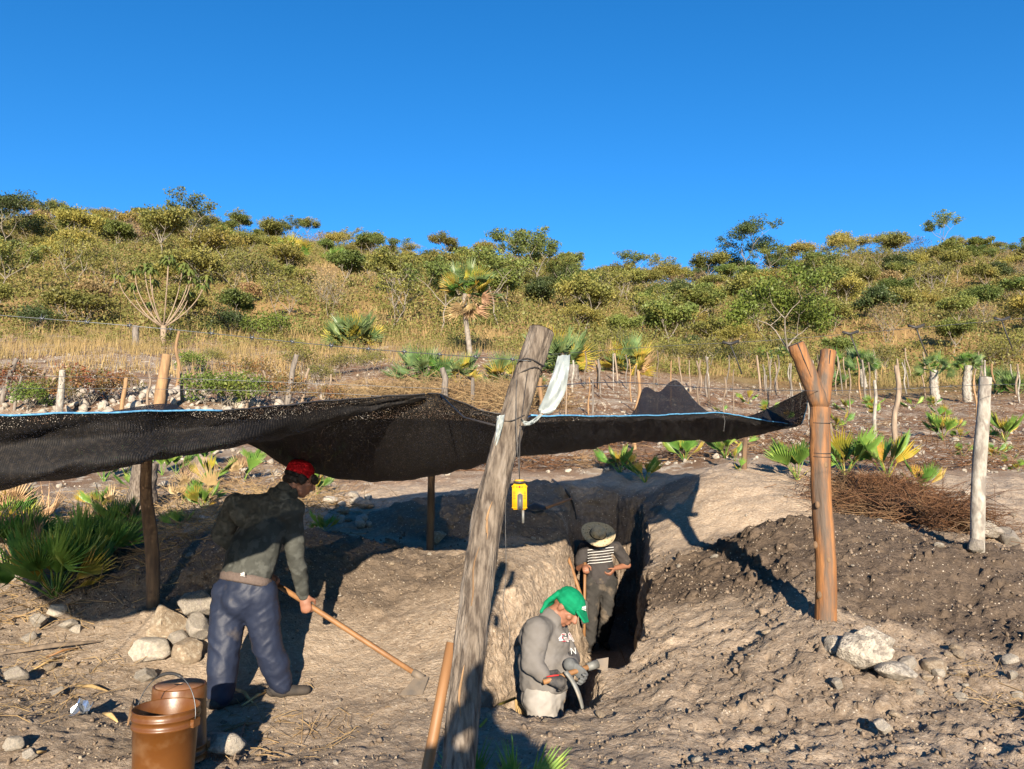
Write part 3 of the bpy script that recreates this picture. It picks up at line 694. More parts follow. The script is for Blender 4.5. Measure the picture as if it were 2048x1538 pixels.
# palmettos of the near left
for i, (px, py, hp, mx, lb) in enumerate(((110, 1195, 175, ['young', 'green', 'ylw_young', 'green'], 'tallest green fan palm clump in front of the spoil heap'), (30, 1130, 140, ['young', 'green', 'young', 'dry'], 'leafy fan palm crowding behind the white boulder'), (20, 1060, 110, ['young', 'ylw_young', 'dry'], 'yellow-green fan palm under the left end of the cloth'), (185, 1135, 130, ['young', 'green', 'young'], 'fan palm clump just left of the crooked dark pole'), (235, 1075, 105, ['young', 'ylw_young', 'young', 'dry'], 'straw-flecked fan palm clump behind the crooked dark pole'))):
    palm_px(px, py, hp, mx, 24, lb, seed=40+i, tmin=3, tmax=50)
rg = random.Random(8)
spots = []
for i in range(34):
    px = rg.uniform(150, 660); py = rg.uniform(925, 1075 - max(0, px-350)*.25)
    spots.append((px, py, rg.uniform(45, 85)))
for i, (px, py, hp) in enumerate(spots):
    q = G(px, py)
    fan_palm(q, pxh(q, hp)/.8, rg.choice([['young'], ['young', 'ylw_young'], ['young', 'dry'], ['ylw_young', 'young', 'dry']]), rg.randint(3, 5), ('tall' if hp > 70 else 'short' if hp < 55 else 'middling') + ' palm seedling with stiff upright leaves ' + ('near the crooked dark pole' if px < 420 else 'behind the red-capped digger'), 'palm seedlings on the left clearing', tmin=2, tmax=42, name='palm_seedling', seed=60+i)
for i, (px, py, hp, lb) in enumerate(((1595, 960, 110, 'upright green palm seedling just left of the forked post'), (1690, 955, 120, 'palm seedling leaning out from behind the forked post'), (1775, 960, 125, 'fullest palm seedling with tall stiff leaves right of the forked post'), (1845, 985, 80, 'slim palm seedling between the fullest one and the lichen post'), (1240, 945, 75, 'dark palm seedling at the far end of the trench'), (1290, 965, 70, 'drooping palm seedling above the far trench wall'), (1370, 925, 70, 'shaded palm seedling with bent leaves under the cloth'), (1450, 918, 70, 'bright palm seedling behind the thin dark pole'), (2010, 885, 75, 'spreading palm seedling right of the lichen post'), (1885, 880, 70, 'thin palm seedling with three bright leaves in the field'), (645, 1065, 55, 'bent young palm leaf sprouting behind the spoil heap'))):
    q = G(px, py); fan_palm(q, pxh(q, hp)/.8, ['young', 'young', 'ylw_young'], 9, lb, None, tmin=2, tmax=40, name='palm_seedling', seed=110+i)
for i in range(34):
    px = rg.uniform(1430, 2040); py = rg.uniform(800, 955)
    q = G(px, py); fan_palm(q, pxh(q, rg.uniform(26, 46))/.8, ['young', 'ylw_young', 'young'], rg.randint(3, 5), 'small palm sprout among brown litter ' + ('behind the forked post' if px < 1700 else 'near the lichen post') + (' deep in the field' if py < 860 else ' near the brush pile'), 'palm sprouts in the field', tmin=5, tmax=60, name='palm_sprout', seed=140+i)
q = on(1000, 1640, 3.35); fan_palm(q, .52, ['young', 'green'], 6, 'green fan palm at the foot of the leaning post', None, tmin=3, tmax=38, seed=200)

# ------------------------------------------------------------------ stones
def rock_mesh(name, seed, mat, sub=3, cuts=7, flat=.75, rough=.10):
    bm = bmesh.new(); bmesh.ops.create_icosphere(bm, subdivisions=sub, radius=1)
    V = np.array([v.co[:] for v in bm.verts]); Fc = [[v.index for v in f.verts] for f in bm.faces]; bm.free()
    rg = np.random.default_rng(seed)
    for i in range(cuts):
        n = rg.normal(size=3); n /= np.linalg.norm(n); d = rg.uniform(.45, .8)
        k = np.maximum(0, V @ n - d); V = V - k[:, None] * n * .92
    V = V * (1 + rough * fbm(V[:, 0]*2.2 + seed, V[:, 1]*2.2, V[:, 2]*2.2, 3))[:, None]
    V = V * np.array([1, rg.uniform(.65, .95), flat * rg.uniform(.75, 1.0)])
    me = bpy.data.meshes.new(name); me.from_pydata(V.tolist(), [], Fc); me.materials.append(mat)
    if sub > 3: me.polygons.foreach_set('use_smooth', [True]*len(me.polygons))
    return me
RK = [rock_mesh('stone', s, M['rock'] if s % 3 else M['rock_tan'], 2, 6) for s in range(8)]
RB = [rock_mesh('boulder', 50+s, (M['rock_pale'], M['rock'], M['rock_tan'])[s % 3], 4, 11, .8, .14) for s in range(9)]
def rock_at(px, py, wpx, me, label, sink=.25, rz=None, name='boulder', hs=1.0, tilt=0, group=None, depth=None):
    q = on(px, py, depth); s = pxh(q, wpx) / 2
    o = link(name, me, label=label, cat='stone', group=group)
    o.scale = (s, s, s*hs); o.rotation_euler = (tilt, tilt*.6, rz if rz is not None else random.uniform(0, 6)); o.location = (q.x, q.y + s*.5, q.z + s*hs*(.72 - sink))
    return o
rock_at(318, 1284, 112, RB[2], 'long tan boulder topmost of the pile beside the red-capped digger', .1, .5, hs=.85, tilt=.4)
rock_at(385, 1268, 90, RB[0], 'pale boulder at the back of the pile beside the red-capped digger', -.3, 1.2)
rock_at(390, 1296, 74, RB[3], 'smooth white boulder leaning on the pile behind the upturned bucket', -.2, 2.2)
rock_at(290, 1326, 98, RB[1], 'grey and cream boulder lying before the long tan one', .2, .3, hs=.8)
rock_at(372, 1330, 86, RB[5], 'rough tan boulder just behind the upturned bucket', .15, 1.8)
rock_at(348, 1306, 54, RB[6], 'cream stone wedged in the middle of the pile', 0, .3)
rock_at(285, 1372, 50, RB[4], 'round grey stone half sunk beside the buckets', .3, 1.)
rock_at(330, 1388, 34, RB[3], 'small flat tan stone against the open bucket', .3, 1.)
rock_at(437, 1525, 92, RB[7], 'angular grey limestone block in front of the upturned bucket', .15, .6, hs=.95)
rock_at(10, 1168, 72, RB[3], 'rounded white boulder beneath the palm leaves', .15, .2, hs=.95)
RW = [rock_mesh('boulder', 90+k, M['rock_white'], 4, 18, .8, .10) for k in range(4)]
rock_at(1738, 1356, 150, RW[0], 'big pale creased boulder at the foot of the forked post', .15, 2.6, hs=.85, tilt=.2)
rock_at(1800, 1388, 112, RW[1], 'broken pale rock below the big creased boulder', .15, 1.1, hs=.8, tilt=.15)
rock_at(1758, 1316, 100, RW[2], 'pale slab wedged behind the big creased boulder', .05, .3, hs=.9, tilt=.3)
rock_at(1692, 1316, 92, RW[3], 'pale ridge of rock joined to the big creased boulder', .1, .4, hs=.8)
rock_at(1822, 1345, 42, RB[3], 'small whitish block beside the big creased boulder', .1, .4)
rock_at(1885, 1352, 70, RB[5], 'tan rounded boulder among stones right of the creased one', .25, .9, hs=.8)
rock_at(1775, 1480, 52, RB[4], 'grey stone casting a dark shadow in the loose soil', .2, .9)
rock_at(1985, 1082, 62, RB[0], 'white limestone block next to the lichen post', .1, .4)
rock_at(2030, 1092, 60, RB[3], 'lower white block of the heap by the lichen post', .1, 1.4)
rock_at(1958, 1108, 44, RB[6], 'small white stone at the very foot of the lichen post', .1, 2)
rock_at(105, 1240, 45, RB[1], 'bluish shaded stone of the small heap below the palms', .1, 1)
rock_at(70, 1268, 48, RB[4], 'broad shaded stone of the small heap below the palms', .1, 2)
rock_at(130, 1265, 38, RB[7], 'pale-edged shaded stone of the heap below the palms', .1, 3)
rock_at(52, 1290, 32, RB[3], 'sunlit white stone left of the shaded heap', .1, 1)
rock_at(25, 1372, 48, RB[0], 'whitish stone among husks at the left', .2, 1)
rock_at(20, 1505, 46, RB[1], 'grey rounded stone next to the flat husk piece', .2, .5)
rock_at(55, 1525, 42, RB[4], 'rough grey stone touching the rounded grey one', .2, 1.5)
rock_at(110, 1395, 28, RB[3], 'squarish white stone on the wire shadow', .1, .4)
rock_at(875, 1092, 48, RB[5], 'brown boulder leaning on the second dark pole', .1, .6)
for i in range(16):
    px, py = random.uniform(655, 740), random.uniform(1000, 1062)
    rock_at(px, py, random.uniform(16, 34), RK[i % 8], 'white stone in the sunlit heap behind the spoil mound', .1, name='stone', group='white stones heaped behind the spoil')
for i in range(12):
    px, py = random.uniform(1830, 2040), random.uniform(1310, 1400)
    rock_at(px, py, random.uniform(16, 32), RK[i % 8], 'fist-sized stone in the scatter right of the creased boulder', .2, name='stone', group='stones scattered right of the creased boulder')
# loose stones on the dug soil
rg = np.random.default_rng(77)
cnt = 0
while cnt < 210:
    y = rg.uniform(3.9, 11); x = rg.uniform(-.68, .68) * y
    if trench_sd(np.array([x]), np.array([y]))[0] > -.12: continue
    s = .5 * min(.11, .022 + rg.pareto(2.6) * .022) * (1.0 if y < 7 else 1.4)
    o = link('stone', RK[int(rg.integers(8))], label='small', cat='stone', group='loose stones on the dug soil')
    o['label'] = ('pebble-sized' if s < .017 else 'fist-sized' if s > .03 else 'small') + (' tan' if o.data.materials[0] == M['rock_tan'] else ' grey-white') + ' stone on the soil ' + ('in front of the trench' if y < 5.0 else 'near the forked post' if x > 1.0 and y < 7.5 else 'on the bank behind the forked post' if x > .6 else 'near the hoe' if y < 7 else 'on the mound behind the red-capped digger')
    o.scale = (s*1.2, s*1.1, s); o.rotation_euler = (rg.uniform(-.4, .4), rg.uniform(-.4, .4), rg.uniform(0, 6)); o.location = (x, y, Hs(x, y) + s*.35); cnt += 1
def n_small(s): return float(np.max(s)) < .05
def scatter_rocks(name, x, y, s, mat, label, seed, cat='gravel'):
    base = rock_mesh('tmp', seed, mat, 1 if n_small(s) else 2, 6, .7, .3); bv = np.array([v.co[:] for v in base.vertices]); bf = np.array([p.vertices[:] for p in base.polygons])
    n = len(x); rg = np.random.default_rng(seed); z = H(x, y)
    Q = rg.normal(size=(n, 4)); Q /= np.linalg.norm(Q, axis=1)[:, None]; w, a, b, c = Q.T
    Rm = np.stack([1-2*(b*b+c*c), 2*(a*b-c*w), 2*(a*c+b*w), 2*(a*b+c*w), 1-2*(a*a+c*c), 2*(b*c-a*w), 2*(a*c-b*w), 2*(b*c+a*w), 1-2*(a*a+b*b)], 1).reshape(n, 3, 3)
    bvv = bv[None] * rg.uniform(.55, 1.15, (n, 1, 3)); V = np.einsum('nij,nkj->nki', Rm, bvv) * s[:, None, None] + np.stack([x, y, z + s*.2], 1)[:, None]
    F = (bf[None] + (np.arange(n) * len(bv))[:, None, None]).reshape(-1, 3)
    bpy.data.meshes.remove(base)
    link(name, np_mesh(name, V.reshape(-1, 3), F, mat), label=label, cat=cat, kind='stuff')
n = 13000; y = 3.6 + 8.5 * rg.random(n)**1.4; x = rg.uniform(-.74, .74, n) * y
k = trench_sd(x, y) < -.04; x, y = x[k], y[k]
scatter_rocks('gravel', x, y, .003 + .011 * rg.random(len(x))**4, M['rock_tan'], 'pale limestone crumbs all over the dug soil', 3)
n = 26000; y = 3.8 + 5.0 * rg.random(n); x = rg.uniform(-.74, .74, n) * y
dk = soil_masks(x, y)[0]; k = (trench_sd(x, y) < -.02) & (rg.random(n) < .25 + dk + .6*(x > .8)); x, y = x[k], y[k]
CLOD = surf('soil_clods', (.19, .147, .108), (.10, .076, .056), .98, 14, .6, 50, spec=.05)
scatter_rocks('soil_clods', x, y, .003 + .026 * rg.random(len(x))**6, CLOD, 'brown clods and crumbs of loosened earth', 4, 'soil')
n = 4600; y = 12 + 24*rg.random(n); x = rg.uniform(-.72, .72, n) * y
k = (vnoise(x*.5+9, y*.8) > -.25); x, y = x[k], y[k]
scatter_rocks('field_stones', x, y, .03 + .10 * rg.random(len(x))**4, M['rock'], 'pale stones littering the cleared field', 5, 'stones')
n = 700; y = 18.5 + 5*rg.random(n); x = -rg.uniform(.18, .74, n) * y
scatter_rocks('bank_stones', x, y, .06 + .20 * rg.random(n)**3, M['rock_pale'], 'tumbled pale stones of the left bank', 6, 'stones')

# ------------------------------------------------------------------ brush, straw
def twig_mesh(name, p, d, L, r, mat, rg, bend=.15):
    n = len(p); d = d / np.linalg.norm(d, axis=1)[:, None]
    a = np.cross(d, np.tile([.3, .2, .93], (n, 1)) + rg.normal(0, .1, (n, 3))); a /= np.linalg.norm(a, axis=1)[:, None]; b = np.cross(d, a)
    mid = p + d * L[:, None]*.5 + rg.normal(0, 1, (n, 3)) * (bend * L)[:, None]; end = p + d * L[:, None]
    rings = []
    for c, s in ((p, 1.), (mid, .8), (end, .4)):
        for j in range(3):
            t = 2.094*j; rings.append(c + (a*math.cos(t) + b*math.sin(t)) * (r*s)[:, None])
    V = np.stack(rings, 1).reshape(-1, 3); base = (np.arange(n)*9)[:, None]
    fs = [np.concatenate([base + i*3+j, base + i*3+(j+1) % 3, base + (i+1)*3+(j+1) % 3, base + (i+1)*3+j], 1) for i in range(2) for j in range(3)]
    return np_mesh(name, V, np.concatenate(fs), mat)
def brush(name, x, y, hmax, L0, L1, r, mat, label, seed, cat='brush', up=.25):
    rg = np.random.default_rng(seed); n = len(x)
    p = np.stack([x, y, H(x, y, False) + rg.random(n)**1.5 * hmax], 1)
    d = rg.normal(size=(n, 3)); d[:, 2] = d[:, 2]*up + .06
    link(name, twig_mesh(name, p, d, rg.uniform(L0, L1, n), r * rg.uniform(.5, 1.5, n), mat, rg), label=label, cat=cat, kind='stuff')
rg = np.random.default_rng(5)
def blob_pts(lst, per):
    xs, ys = [], []
    for px, py, wpx, dm in lst:
        q = G(px, py); w = pxh(q, wpx)
        xs.append(rg.normal(q.x, w*.4, per)); ys.append(rg.normal(q.y, dm, per))
    return np.concatenate(xs), np.concatenate(ys)
x, y = blob_pts([(1720, 1005, 110, .32), (1800, 1030, 120, .28), (1880, 1050, 110, .22), (1760, 990, 90, .22)], 1500)
brush('brush_pile', x, y, .20, .15, .55, .0035, M['twig'], 'tangled pile of reddish brown cut twigs behind the dark soil', 1)
# rows of raked brush across the field
n = 20000; y = 12.3 + 26*rg.random(n)**1.3; x = rg.uniform(-.3, .74, n) * y
k = np.sin(y*2.6 - x*.25 + 2*vnoise(x*.3, y*.3)) > .1; x, y = x[k], y[k]
brush('field_litter', x, y, .16, .2, .8, .006, M['twig'], 'rows of brown raked twigs and litter across the field', 2)
x, y = blob_pts([(760, 800, 130, 1.1), (880, 795, 140, 1.2), (980, 800, 130, 1.2), (1060, 810, 100, 1.)], 1300)
brush('straw_heap', x, y, .45, .25, .9, .008, M['straw_dry'], 'heap of dry straw-coloured fronds below the fan palms', 3, 'straw')
x, y = blob_pts([(150, 1050, 260, 1.4), (400, 1000, 300, 1.6), (560, 1010, 160, 1.2), (250, 1100, 200, .8)], 1100)
brush('dry_leaf_litter', x, y, .06, .12, .45, .0045, M['straw_dry'], 'dry palm strips and straw littering the left clearing', 4, 'straw')
x, y = blob_pts([(60, 1420, 150, .35), (150, 1350, 150, .3), (500, 1440, 110, .25), (600, 1480, 160, .25), (80, 1330, 120, .3), (1980, 1400, 110, .25)], 110)
brush('straw_bits', x, y, .02, .04, .22, .0025, M['straw_dry'], 'bits of dry straw trampled into the near ground', 6, 'straw')
# husks and sticks one can pick out
def husk(px0, py0, px1, py1, w, label, mat='husk', dz=.012):
    a, b = G(px0, py0), G(px1, py1); a.z += dz; b.z += dz; m = (a+b)/2 + Vector((0, 0, .015))
    o = MB().tube([a, m, b], [w*.5, w, w*.25], 6, flat=.45).mesh('dry_husk', M[mat])
    link('dry_husk', o, label=label, cat='husk')
husk(0, 1315, 205, 1288, .024, 'long weathered stick lying beside the shaded stone heap', 'stake')
husk(90, 1325, 160, 1300, .018, 'reddish splintered stick below the long weathered one', 'handle')
husk(60, 1350, 130, 1315, .018, 'split yellow husk beside the whitish stone')
husk(255, 1462, 268, 1405, .014, 'orange husk sliver standing against the open bucket', 'stake_orange')
husk(150, 1378, 215, 1390, .014, 'pale husk strip beyond the squarish white stone')
husk(485, 1420, 540, 1385, .022, 'split yellow husk at the feet of the red-capped digger')
husk(470, 1385, 505, 1410, .018, 'second yellow husk crossing under the red-capped digger')
husk(448, 1465, 520, 1452, .012, 'thin orange husk behind the angular grey block', 'stake_orange')
husk(490, 1455, 465, 1535, .014, 'grey husk stalk bent over the angular grey block', 'stake')
husk(55, 1525, 92, 1510, .02, 'flat cream husk piece near the rough grey stone', 'husk')
husk(205, 1432, 235, 1452, .016, 'curled cream husk beside the silver wrapper')
husk(1235, 1290, 1252, 1330, .008, 'thin pale root sticking out at the trench lip', 'stake_orange')
# dry palm frond on the trench lip
fr = thing('palm_frond', G(1010, 1440), 'withered yellow palm frond lying on the near trench lip', 'frond')
a = G(960, 1462); b = G(1030, 1425); b.z += .08
mb = MB().tube([a + Vector((0, 0, .02)), (a+b)/2 + Vector((0, 0, .05)), b], [.008, .01, .012], 5); mb.obj('stalk', M['palm_yellow'], fr)
for i in range(22):
    e = b + Vector((random.uniform(.05, .42), random.uniform(-.14, .1), 0)); e.z = Hs(e.x, e.y) + random.uniform(.005, .05)
    m_ = b*.5 + e*.5 + Vector((0, random.uniform(-.03, .03), random.uniform(.02, .07)))
    MB().tube([b, m_, e], [.006, .009, .002], 4, flat=.3).obj('leaflet', M['husk'], fr)
# ------------------------------------------------------------------ posts
def pole(name, P, rad, mat, label, cat='post', n=12, cut=None, knots=0, group=None, seed=0, m_=26, fur=0.):
    """P: world points bottom to top; uneven round timber"""
    Q = crom(np.array([p[:] for p in P]), m_); rr = np.interp(np.linspace(0, 1, m_), np.linspace(0, 1, len(rad)), rad)
    rg = np.random.default_rng(seed)
    mb = MB(); mb.tube([Vector(p) for p in Q], list(rr), n)
    VV = np.array([v[:] for v in mb.v]); ii = np.arange(len(VV)); cc = Q[np.minimum(ii // n, m_ - 1)]
    an = (ii % n) * 6.283 / n; ln_ = (ii // n) * (26 / m_)
    f = 1 + .10*vnoise(np.cos(an)*1.3 + seed, np.sin(an)*1.3, ln_*.4) + .04*vnoise(np.cos(an)*2.5 + seed, np.sin(an)*2.5, ln_*1.1) + fur * np.minimum(0, .25 - np.abs(vnoise(np.cos(an)*7 + 3, np.sin(an)*7, ln_*.55)) * 1.0)
    f = f + fur * .5 * vnoise(np.cos(an)*11, np.sin(an)*11, ln_*1.6)
    mb.v = [tuple(q) for q in cc + (VV - cc) * f[:, None]]
    o = mb.obj(name, M[mat], None, True, label=label, cat=cat, group=group)
    if cut:
        t = Vector(Q[-1] - Q[-2]).normalized(); c = Vector(Q[-1]) + t * .003; u = t.orthogonal().normalized(); w = t.cross(u); r = rr[-1] * .93
        m2 = MB().add([c + (u*math.cos(6.283*j/14) + w*math.sin(6.283*j/14)) * r for j in range(14)], [tuple(range(14))])
        m2.obj('cut_end', M[cut], o, False)
    return o
lean = [at(868, 1935, 2.42), at(905, 1640, 2.46), at(922, 1480, 2.5), at(938, 1300, 2.55), at(962, 1120, 2.6), at(985, 990, 2.62), at(1013, 880, 2.63), at(1046, 775, 2.64), at(1084, 660, 2.66)]
P1 = pole('leaning_post', lean, [.056, .053, .050, .051, .052, .049, .047, .046, .044], 'bark', 'thick rough grey-barked post leaning right in front of the trench', n=72, cut='stake', seed=3, m_=200, fur=.11)
for f0, f1, dx in ((2.3, 3.3, -.010), (3.5, 4.25, -.014), (4.35, 4.9, .004)):
    sp = [Vector(crom(np.array([q[:] for q in lean]), 81)[int(f*10)]) + Vector((dx + .006*math.sin(f*9), -.0485, 0)) for f in np.linspace(f0, f1, 9)]
    MB().tube(sp, [.001, .003, .005, .006, .0045, .006, .005, .003, .001], 5, flat=.5).obj('bark_scar', M['stake_orange'], P1)
for py_, dy in ((728, .0), (745, .012), (838, 0)):
    c = lean[7].lerp(lean[8], (775 - py_) / 115) if py_ < 780 else lean[6].lerp(lean[7], (880-py_)/105)
    ring = [c + Vector((math.cos(t)*.049, math.sin(t)*.049, math.sin(t*2+py_)*.012)) for t in np.linspace(0, 6.283, 18)]
    MB().tube(ring, .0022, 4).obj('wire_wrap', M['blackwire'], P1)
# forked post
fk = at(1641, 815, 5.5)
o = pole('forked_post', [at(1650, 1300, 5.5), at(1652, 1150, 5.5), at(1643, 980, 5.5), at(1640, 880, 5.5), fk], [.072, .070, .068, .070, .072], 'peeled', 'peeled orange forked post with two sawn prongs standing in the spoil', n=28, seed=5, m_=80, fur=.02)
for q, r0, r1 in ((at(1591, 688, 5.45), .066, .060), (at(1657, 703, 5.55), .060, .056)):
    mb = MB().tube([Vector(p) for p in crom(np.array([fk[:] , ((fk*.45+q*.55) + Vector((0, 0, .01)))[:], q[:]]), 8)], [r*(1 + .06*math.sin(i*2.3 + q.x*40)) for i, r in enumerate(np.linspace(r0, r1, 8))], 14); pr = mb.obj('prong', M['peeled'], o)
    t = (q - fk).normalized(); u = t.orthogonal().normalized(); w = t.cross(u)
    MB().add([q + t*.003 + (u*math.cos(6.283*j/14) + w*math.sin(6.283*j/14))*r1*.9 for j in range(14)], [tuple(range(14))]).obj('cut_end', M['stake'], pr, False)
    MB().tube([q + Vector((-.01, -r1*.98, 0)), (q+fk)/2 + Vector((0, -r1*1.0, -.02))], [.006, .002], 4).obj('crack', M['blackwire'], pr)
for kx, ky in ((1636, 1010), (1658, 1120), (1640, 1190), (1652, 930), (1632, 1090)):
    c = at(kx, ky, 5.43);
    m_ = MB().lathe([(0, .001), (.007, .004), (.015, .001), (.020, -.010)], 12).mesh('knot', M['darkwood']); m_.transform(Matrix.Translation(c) @ Matrix.Rotation(R(90), 4, 'X') @ Matrix.Diagonal((.8, 1.3, 1, 1))); link('knot', m_, o)
for py_ in (845, 905, 912):
    c = at(1642, py_, 5.5); MB().tube([c + Vector((math.cos(t)*.074, math.sin(t)*.074, math.sin(t)*.01)) for t in np.linspace(0, 6.283, 18)], .0028, 4).obj('wire_wrap', M['blackwire'], o)
b = G(1955, 1102)
pole('lichen_post', [b - Vector((0, 0, .2)), b, at(1958, 950, b.y), at(1965, 850, b.y), at(1971, 755, b.y)], [.062, .06, .058, .055, .052], 'lichen', 'whitish lichen-covered fence post beside the white limestone blocks', cut='stake', seed=6)
b = G(308, 1216); pole('shade_pole', [b - Vector((0, 0, .15)), at(305, 1120, b.y), at(297, 1030, b.y), at(292, 960, b.y), at(300, 830, b.y)], [.05, .052, .05, .047, .04], 'darkwood', 'crooked dark brown pole holding up the left of the shade cloth', seed=7)
b2 = G(860, 1102); pole('shade_pole', [b2 - Vector((0, 0, .15)), at(862, 1000, b2.y), at(866, 840, b2.y)], [.04, .04, .036], 'darkwood', 'straight dark pole holding the cloth beside a brown boulder', seed=8)
b3 = G(1487, 940); pole('shade_pole', [b3 - Vector((0, 0, .1)), at(1490, 890, b3.y), at(1492, 830, b3.y)], [.04, .035, .03], 'darkwood', 'short thin dark pole under the far right of the cloth', seed=9)
# fence posts and stakes
def stake_px(px, py, top, wpx, mat, label, group=None, lean_=0, depth=None):
    q = on(px, py, depth); hgt = pxh(q, py - top); r = pxh(q, wpx) / 2; l = pxh(q, lean_)
    k = random.uniform(-.04, .04) * hgt
    P = [q - Vector((0, 0, .12)), q + Vector((l*.3 + k, 0, hgt*.35)), q + Vector((l*.65 - k, 0, hgt*.7)), q + Vector((l, 0, hgt))]
    pole('fence_stake', P, [r*1.1, r, r*.95, r*.85], mat, label, 'stake', 7, None, 0, group, random.randint(0, 99))
stake_px(118, 838, 740, 14, 'lichen', 'stout whitish fence post on the left bank')
stake_px(315, 832, 708, 22, 'stake_orange', 'thick split orange post on the left bank', lean_=12)
stake_px(352, 780, 660, 7, 'stake_orange', 'tall thin pale orange pole behind the thick split post')
stake_px(242, 832, 755, 9, 'stake_orange', 'thin orange stake left of the thick split post', lean_=6)
stake_px(572, 815, 708, 12, 'deadgrey', 'dark leaning post with bare bark right of the green bushes', lean_=18)
stake_px(270, 694, 650, 14, 'deadgrey', 'splintered grey tree stump beside the candelabra tree')
stake_px(0, 810, 715, 10, 'deadgrey', 'dark crooked branch post at the far left of the bank', lean_=26)
stake_px(895, 810, 735, 13, 'deadgrey', 'rough grey post leaning left below the half yellow palm', lean_=-12)
stake_px(945, 815, 755, 8, 'deadgrey', 'thin dark post in front of the straw heap')
stake_px(1270, 900, 742, 8, 'stake_orange', 'tall bent orange stake behind the peak of the cloth', lean_=10)
stake_px(1795, 905, 730, 11, 'stake', 'tall crooked grey stake in the field left of the lichen post', lean_=8)
stake_px(1662, 905, 770, 9, 'stake', 'twisted grey stake close behind the forked post', lean_=-12)
stake_px(1752, 880, 760, 7, 'lichen', 'slim pale stake between the forked and lichen posts', lean_=4)
stake_px(1082, 830, 755, 10, 'stake_orange', 'orange stake hidden behind the leaning post and white plastic')
for i in range(22):
    stake_px(random.uniform(0, 760), random.uniform(770, 830), random.uniform(735, 768), random.uniform(4, 8), random.choice(['stake', 'stake', 'stake_orange', 'deadgrey']), 'thin crooked stake among the bushes of the left bank', 'stakes on the left bank', random.uniform(-14, 14))
for i in range(74):
    px = random.uniform(1120, 2045); py = random.choice([random.uniform(762, 800), random.uniform(775, 850)])
    hp = random.uniform(48, 75) * (1 + (py - 770) / 160)
    mt = random.choice(['stake', 'stake', 'lichen', 'stake_orange', 'deadgrey'])
    lb = {'stake': 'weathered brown', 'lichen': 'whitish', 'stake_orange': 'orange', 'deadgrey': 'dark grey'}[mt] + ' thin crooked stake ' + ('at the far edge of the field ' if py < 788 else 'in the nearer field ') + ('behind the cloth' if px < 1500 else 'behind the forked post' if px < 1780 else 'around the pale-trunked palms')
    stake_px(px, py, py - hp, random.uniform(2.2, 4.6), mt, lb, 'stakes standing in the field', random.uniform(-7, 7))
# stumps and the grey fallen frond heap
for px, py, wp, hp, mt, lb in ((280, 1025, 52, 95, 'bark', 'thick grey tree stump behind the crooked dark pole'), (405, 962, 40, 45, 'stake', 'low sawn stump with pale cut top'), (1145, 760, 24, 30, 'deadgrey', 'short burnt stump beyond the white plastic')):
    q = G(px, py); pole('tree_stump', [q - Vector((0, 0, .1)), q + Vector((.02, 0, pxh(q, hp)*.5)), q + Vector((.03, 0, pxh(q, hp)))], [pxh(q, wp)*.68, pxh(q, wp)*.48, pxh(q, wp)*.45], mt, lb, 'stump', 14, 'stake_orange', seed=px)
q = G(1720, 850); fr = thing('dead_frond', q, 'grey dried palm frond heap lying in the field behind the forked post', 'frond')
for i in range(26):
    a = q + Vector((random.uniform(-.7, .9), random.uniform(-.2, .3), random.uniform(.0, .22)))
    MB().tube([a, a + Vector((random.uniform(.25, .6), random.uniform(-.3, .1), random.uniform(-.14, .1)))], [.018, .004], 4, flat=.4).obj('leaflet', M['deadgrey'], fr)

# ------------------------------------------------------------------ shade cloth
NA = [
 [(-620,846,2.45),(-600,905,2.6),(-560,1070,3.3),(-420,1000,5.0),(-260,880,6.6)],
 [(-250,836,2.7),(-240,890,2.8),(-230,1010,3.2),(-180,960,5.1),(-90,870,6.6)],
 [(0,831,2.9),(0,880,2.98),(0,972,3.2),(20,930,5.2),(80,850,6.6)],
 [(240,826,3.15),(240,860,3.2),(240,931,3.28),(255,895,5.0),(325,807,6.5)],
 [(340,824,3.3),(340,850,3.38),(340,912,3.42),(352,880,5.0),(400,836,6.6)],
 [(470,820,3.5),(472,846,3.56),(476,890,3.66),(500,868,4.9),(540,838,6.8)],
 [(600,808,3.9),(600,824,3.94),(602,862,4.1),(616,846,5.0),(650,838,6.9)],
 [(735,796,4.3),(735,803,4.33),(736,822,4.4),(744,815,5.0),(760,815,6.4)],
 [(850,788,4.5),(850,789,4.51),(851,792,4.55),(852,793,4.8),(854,797,5.2)]]
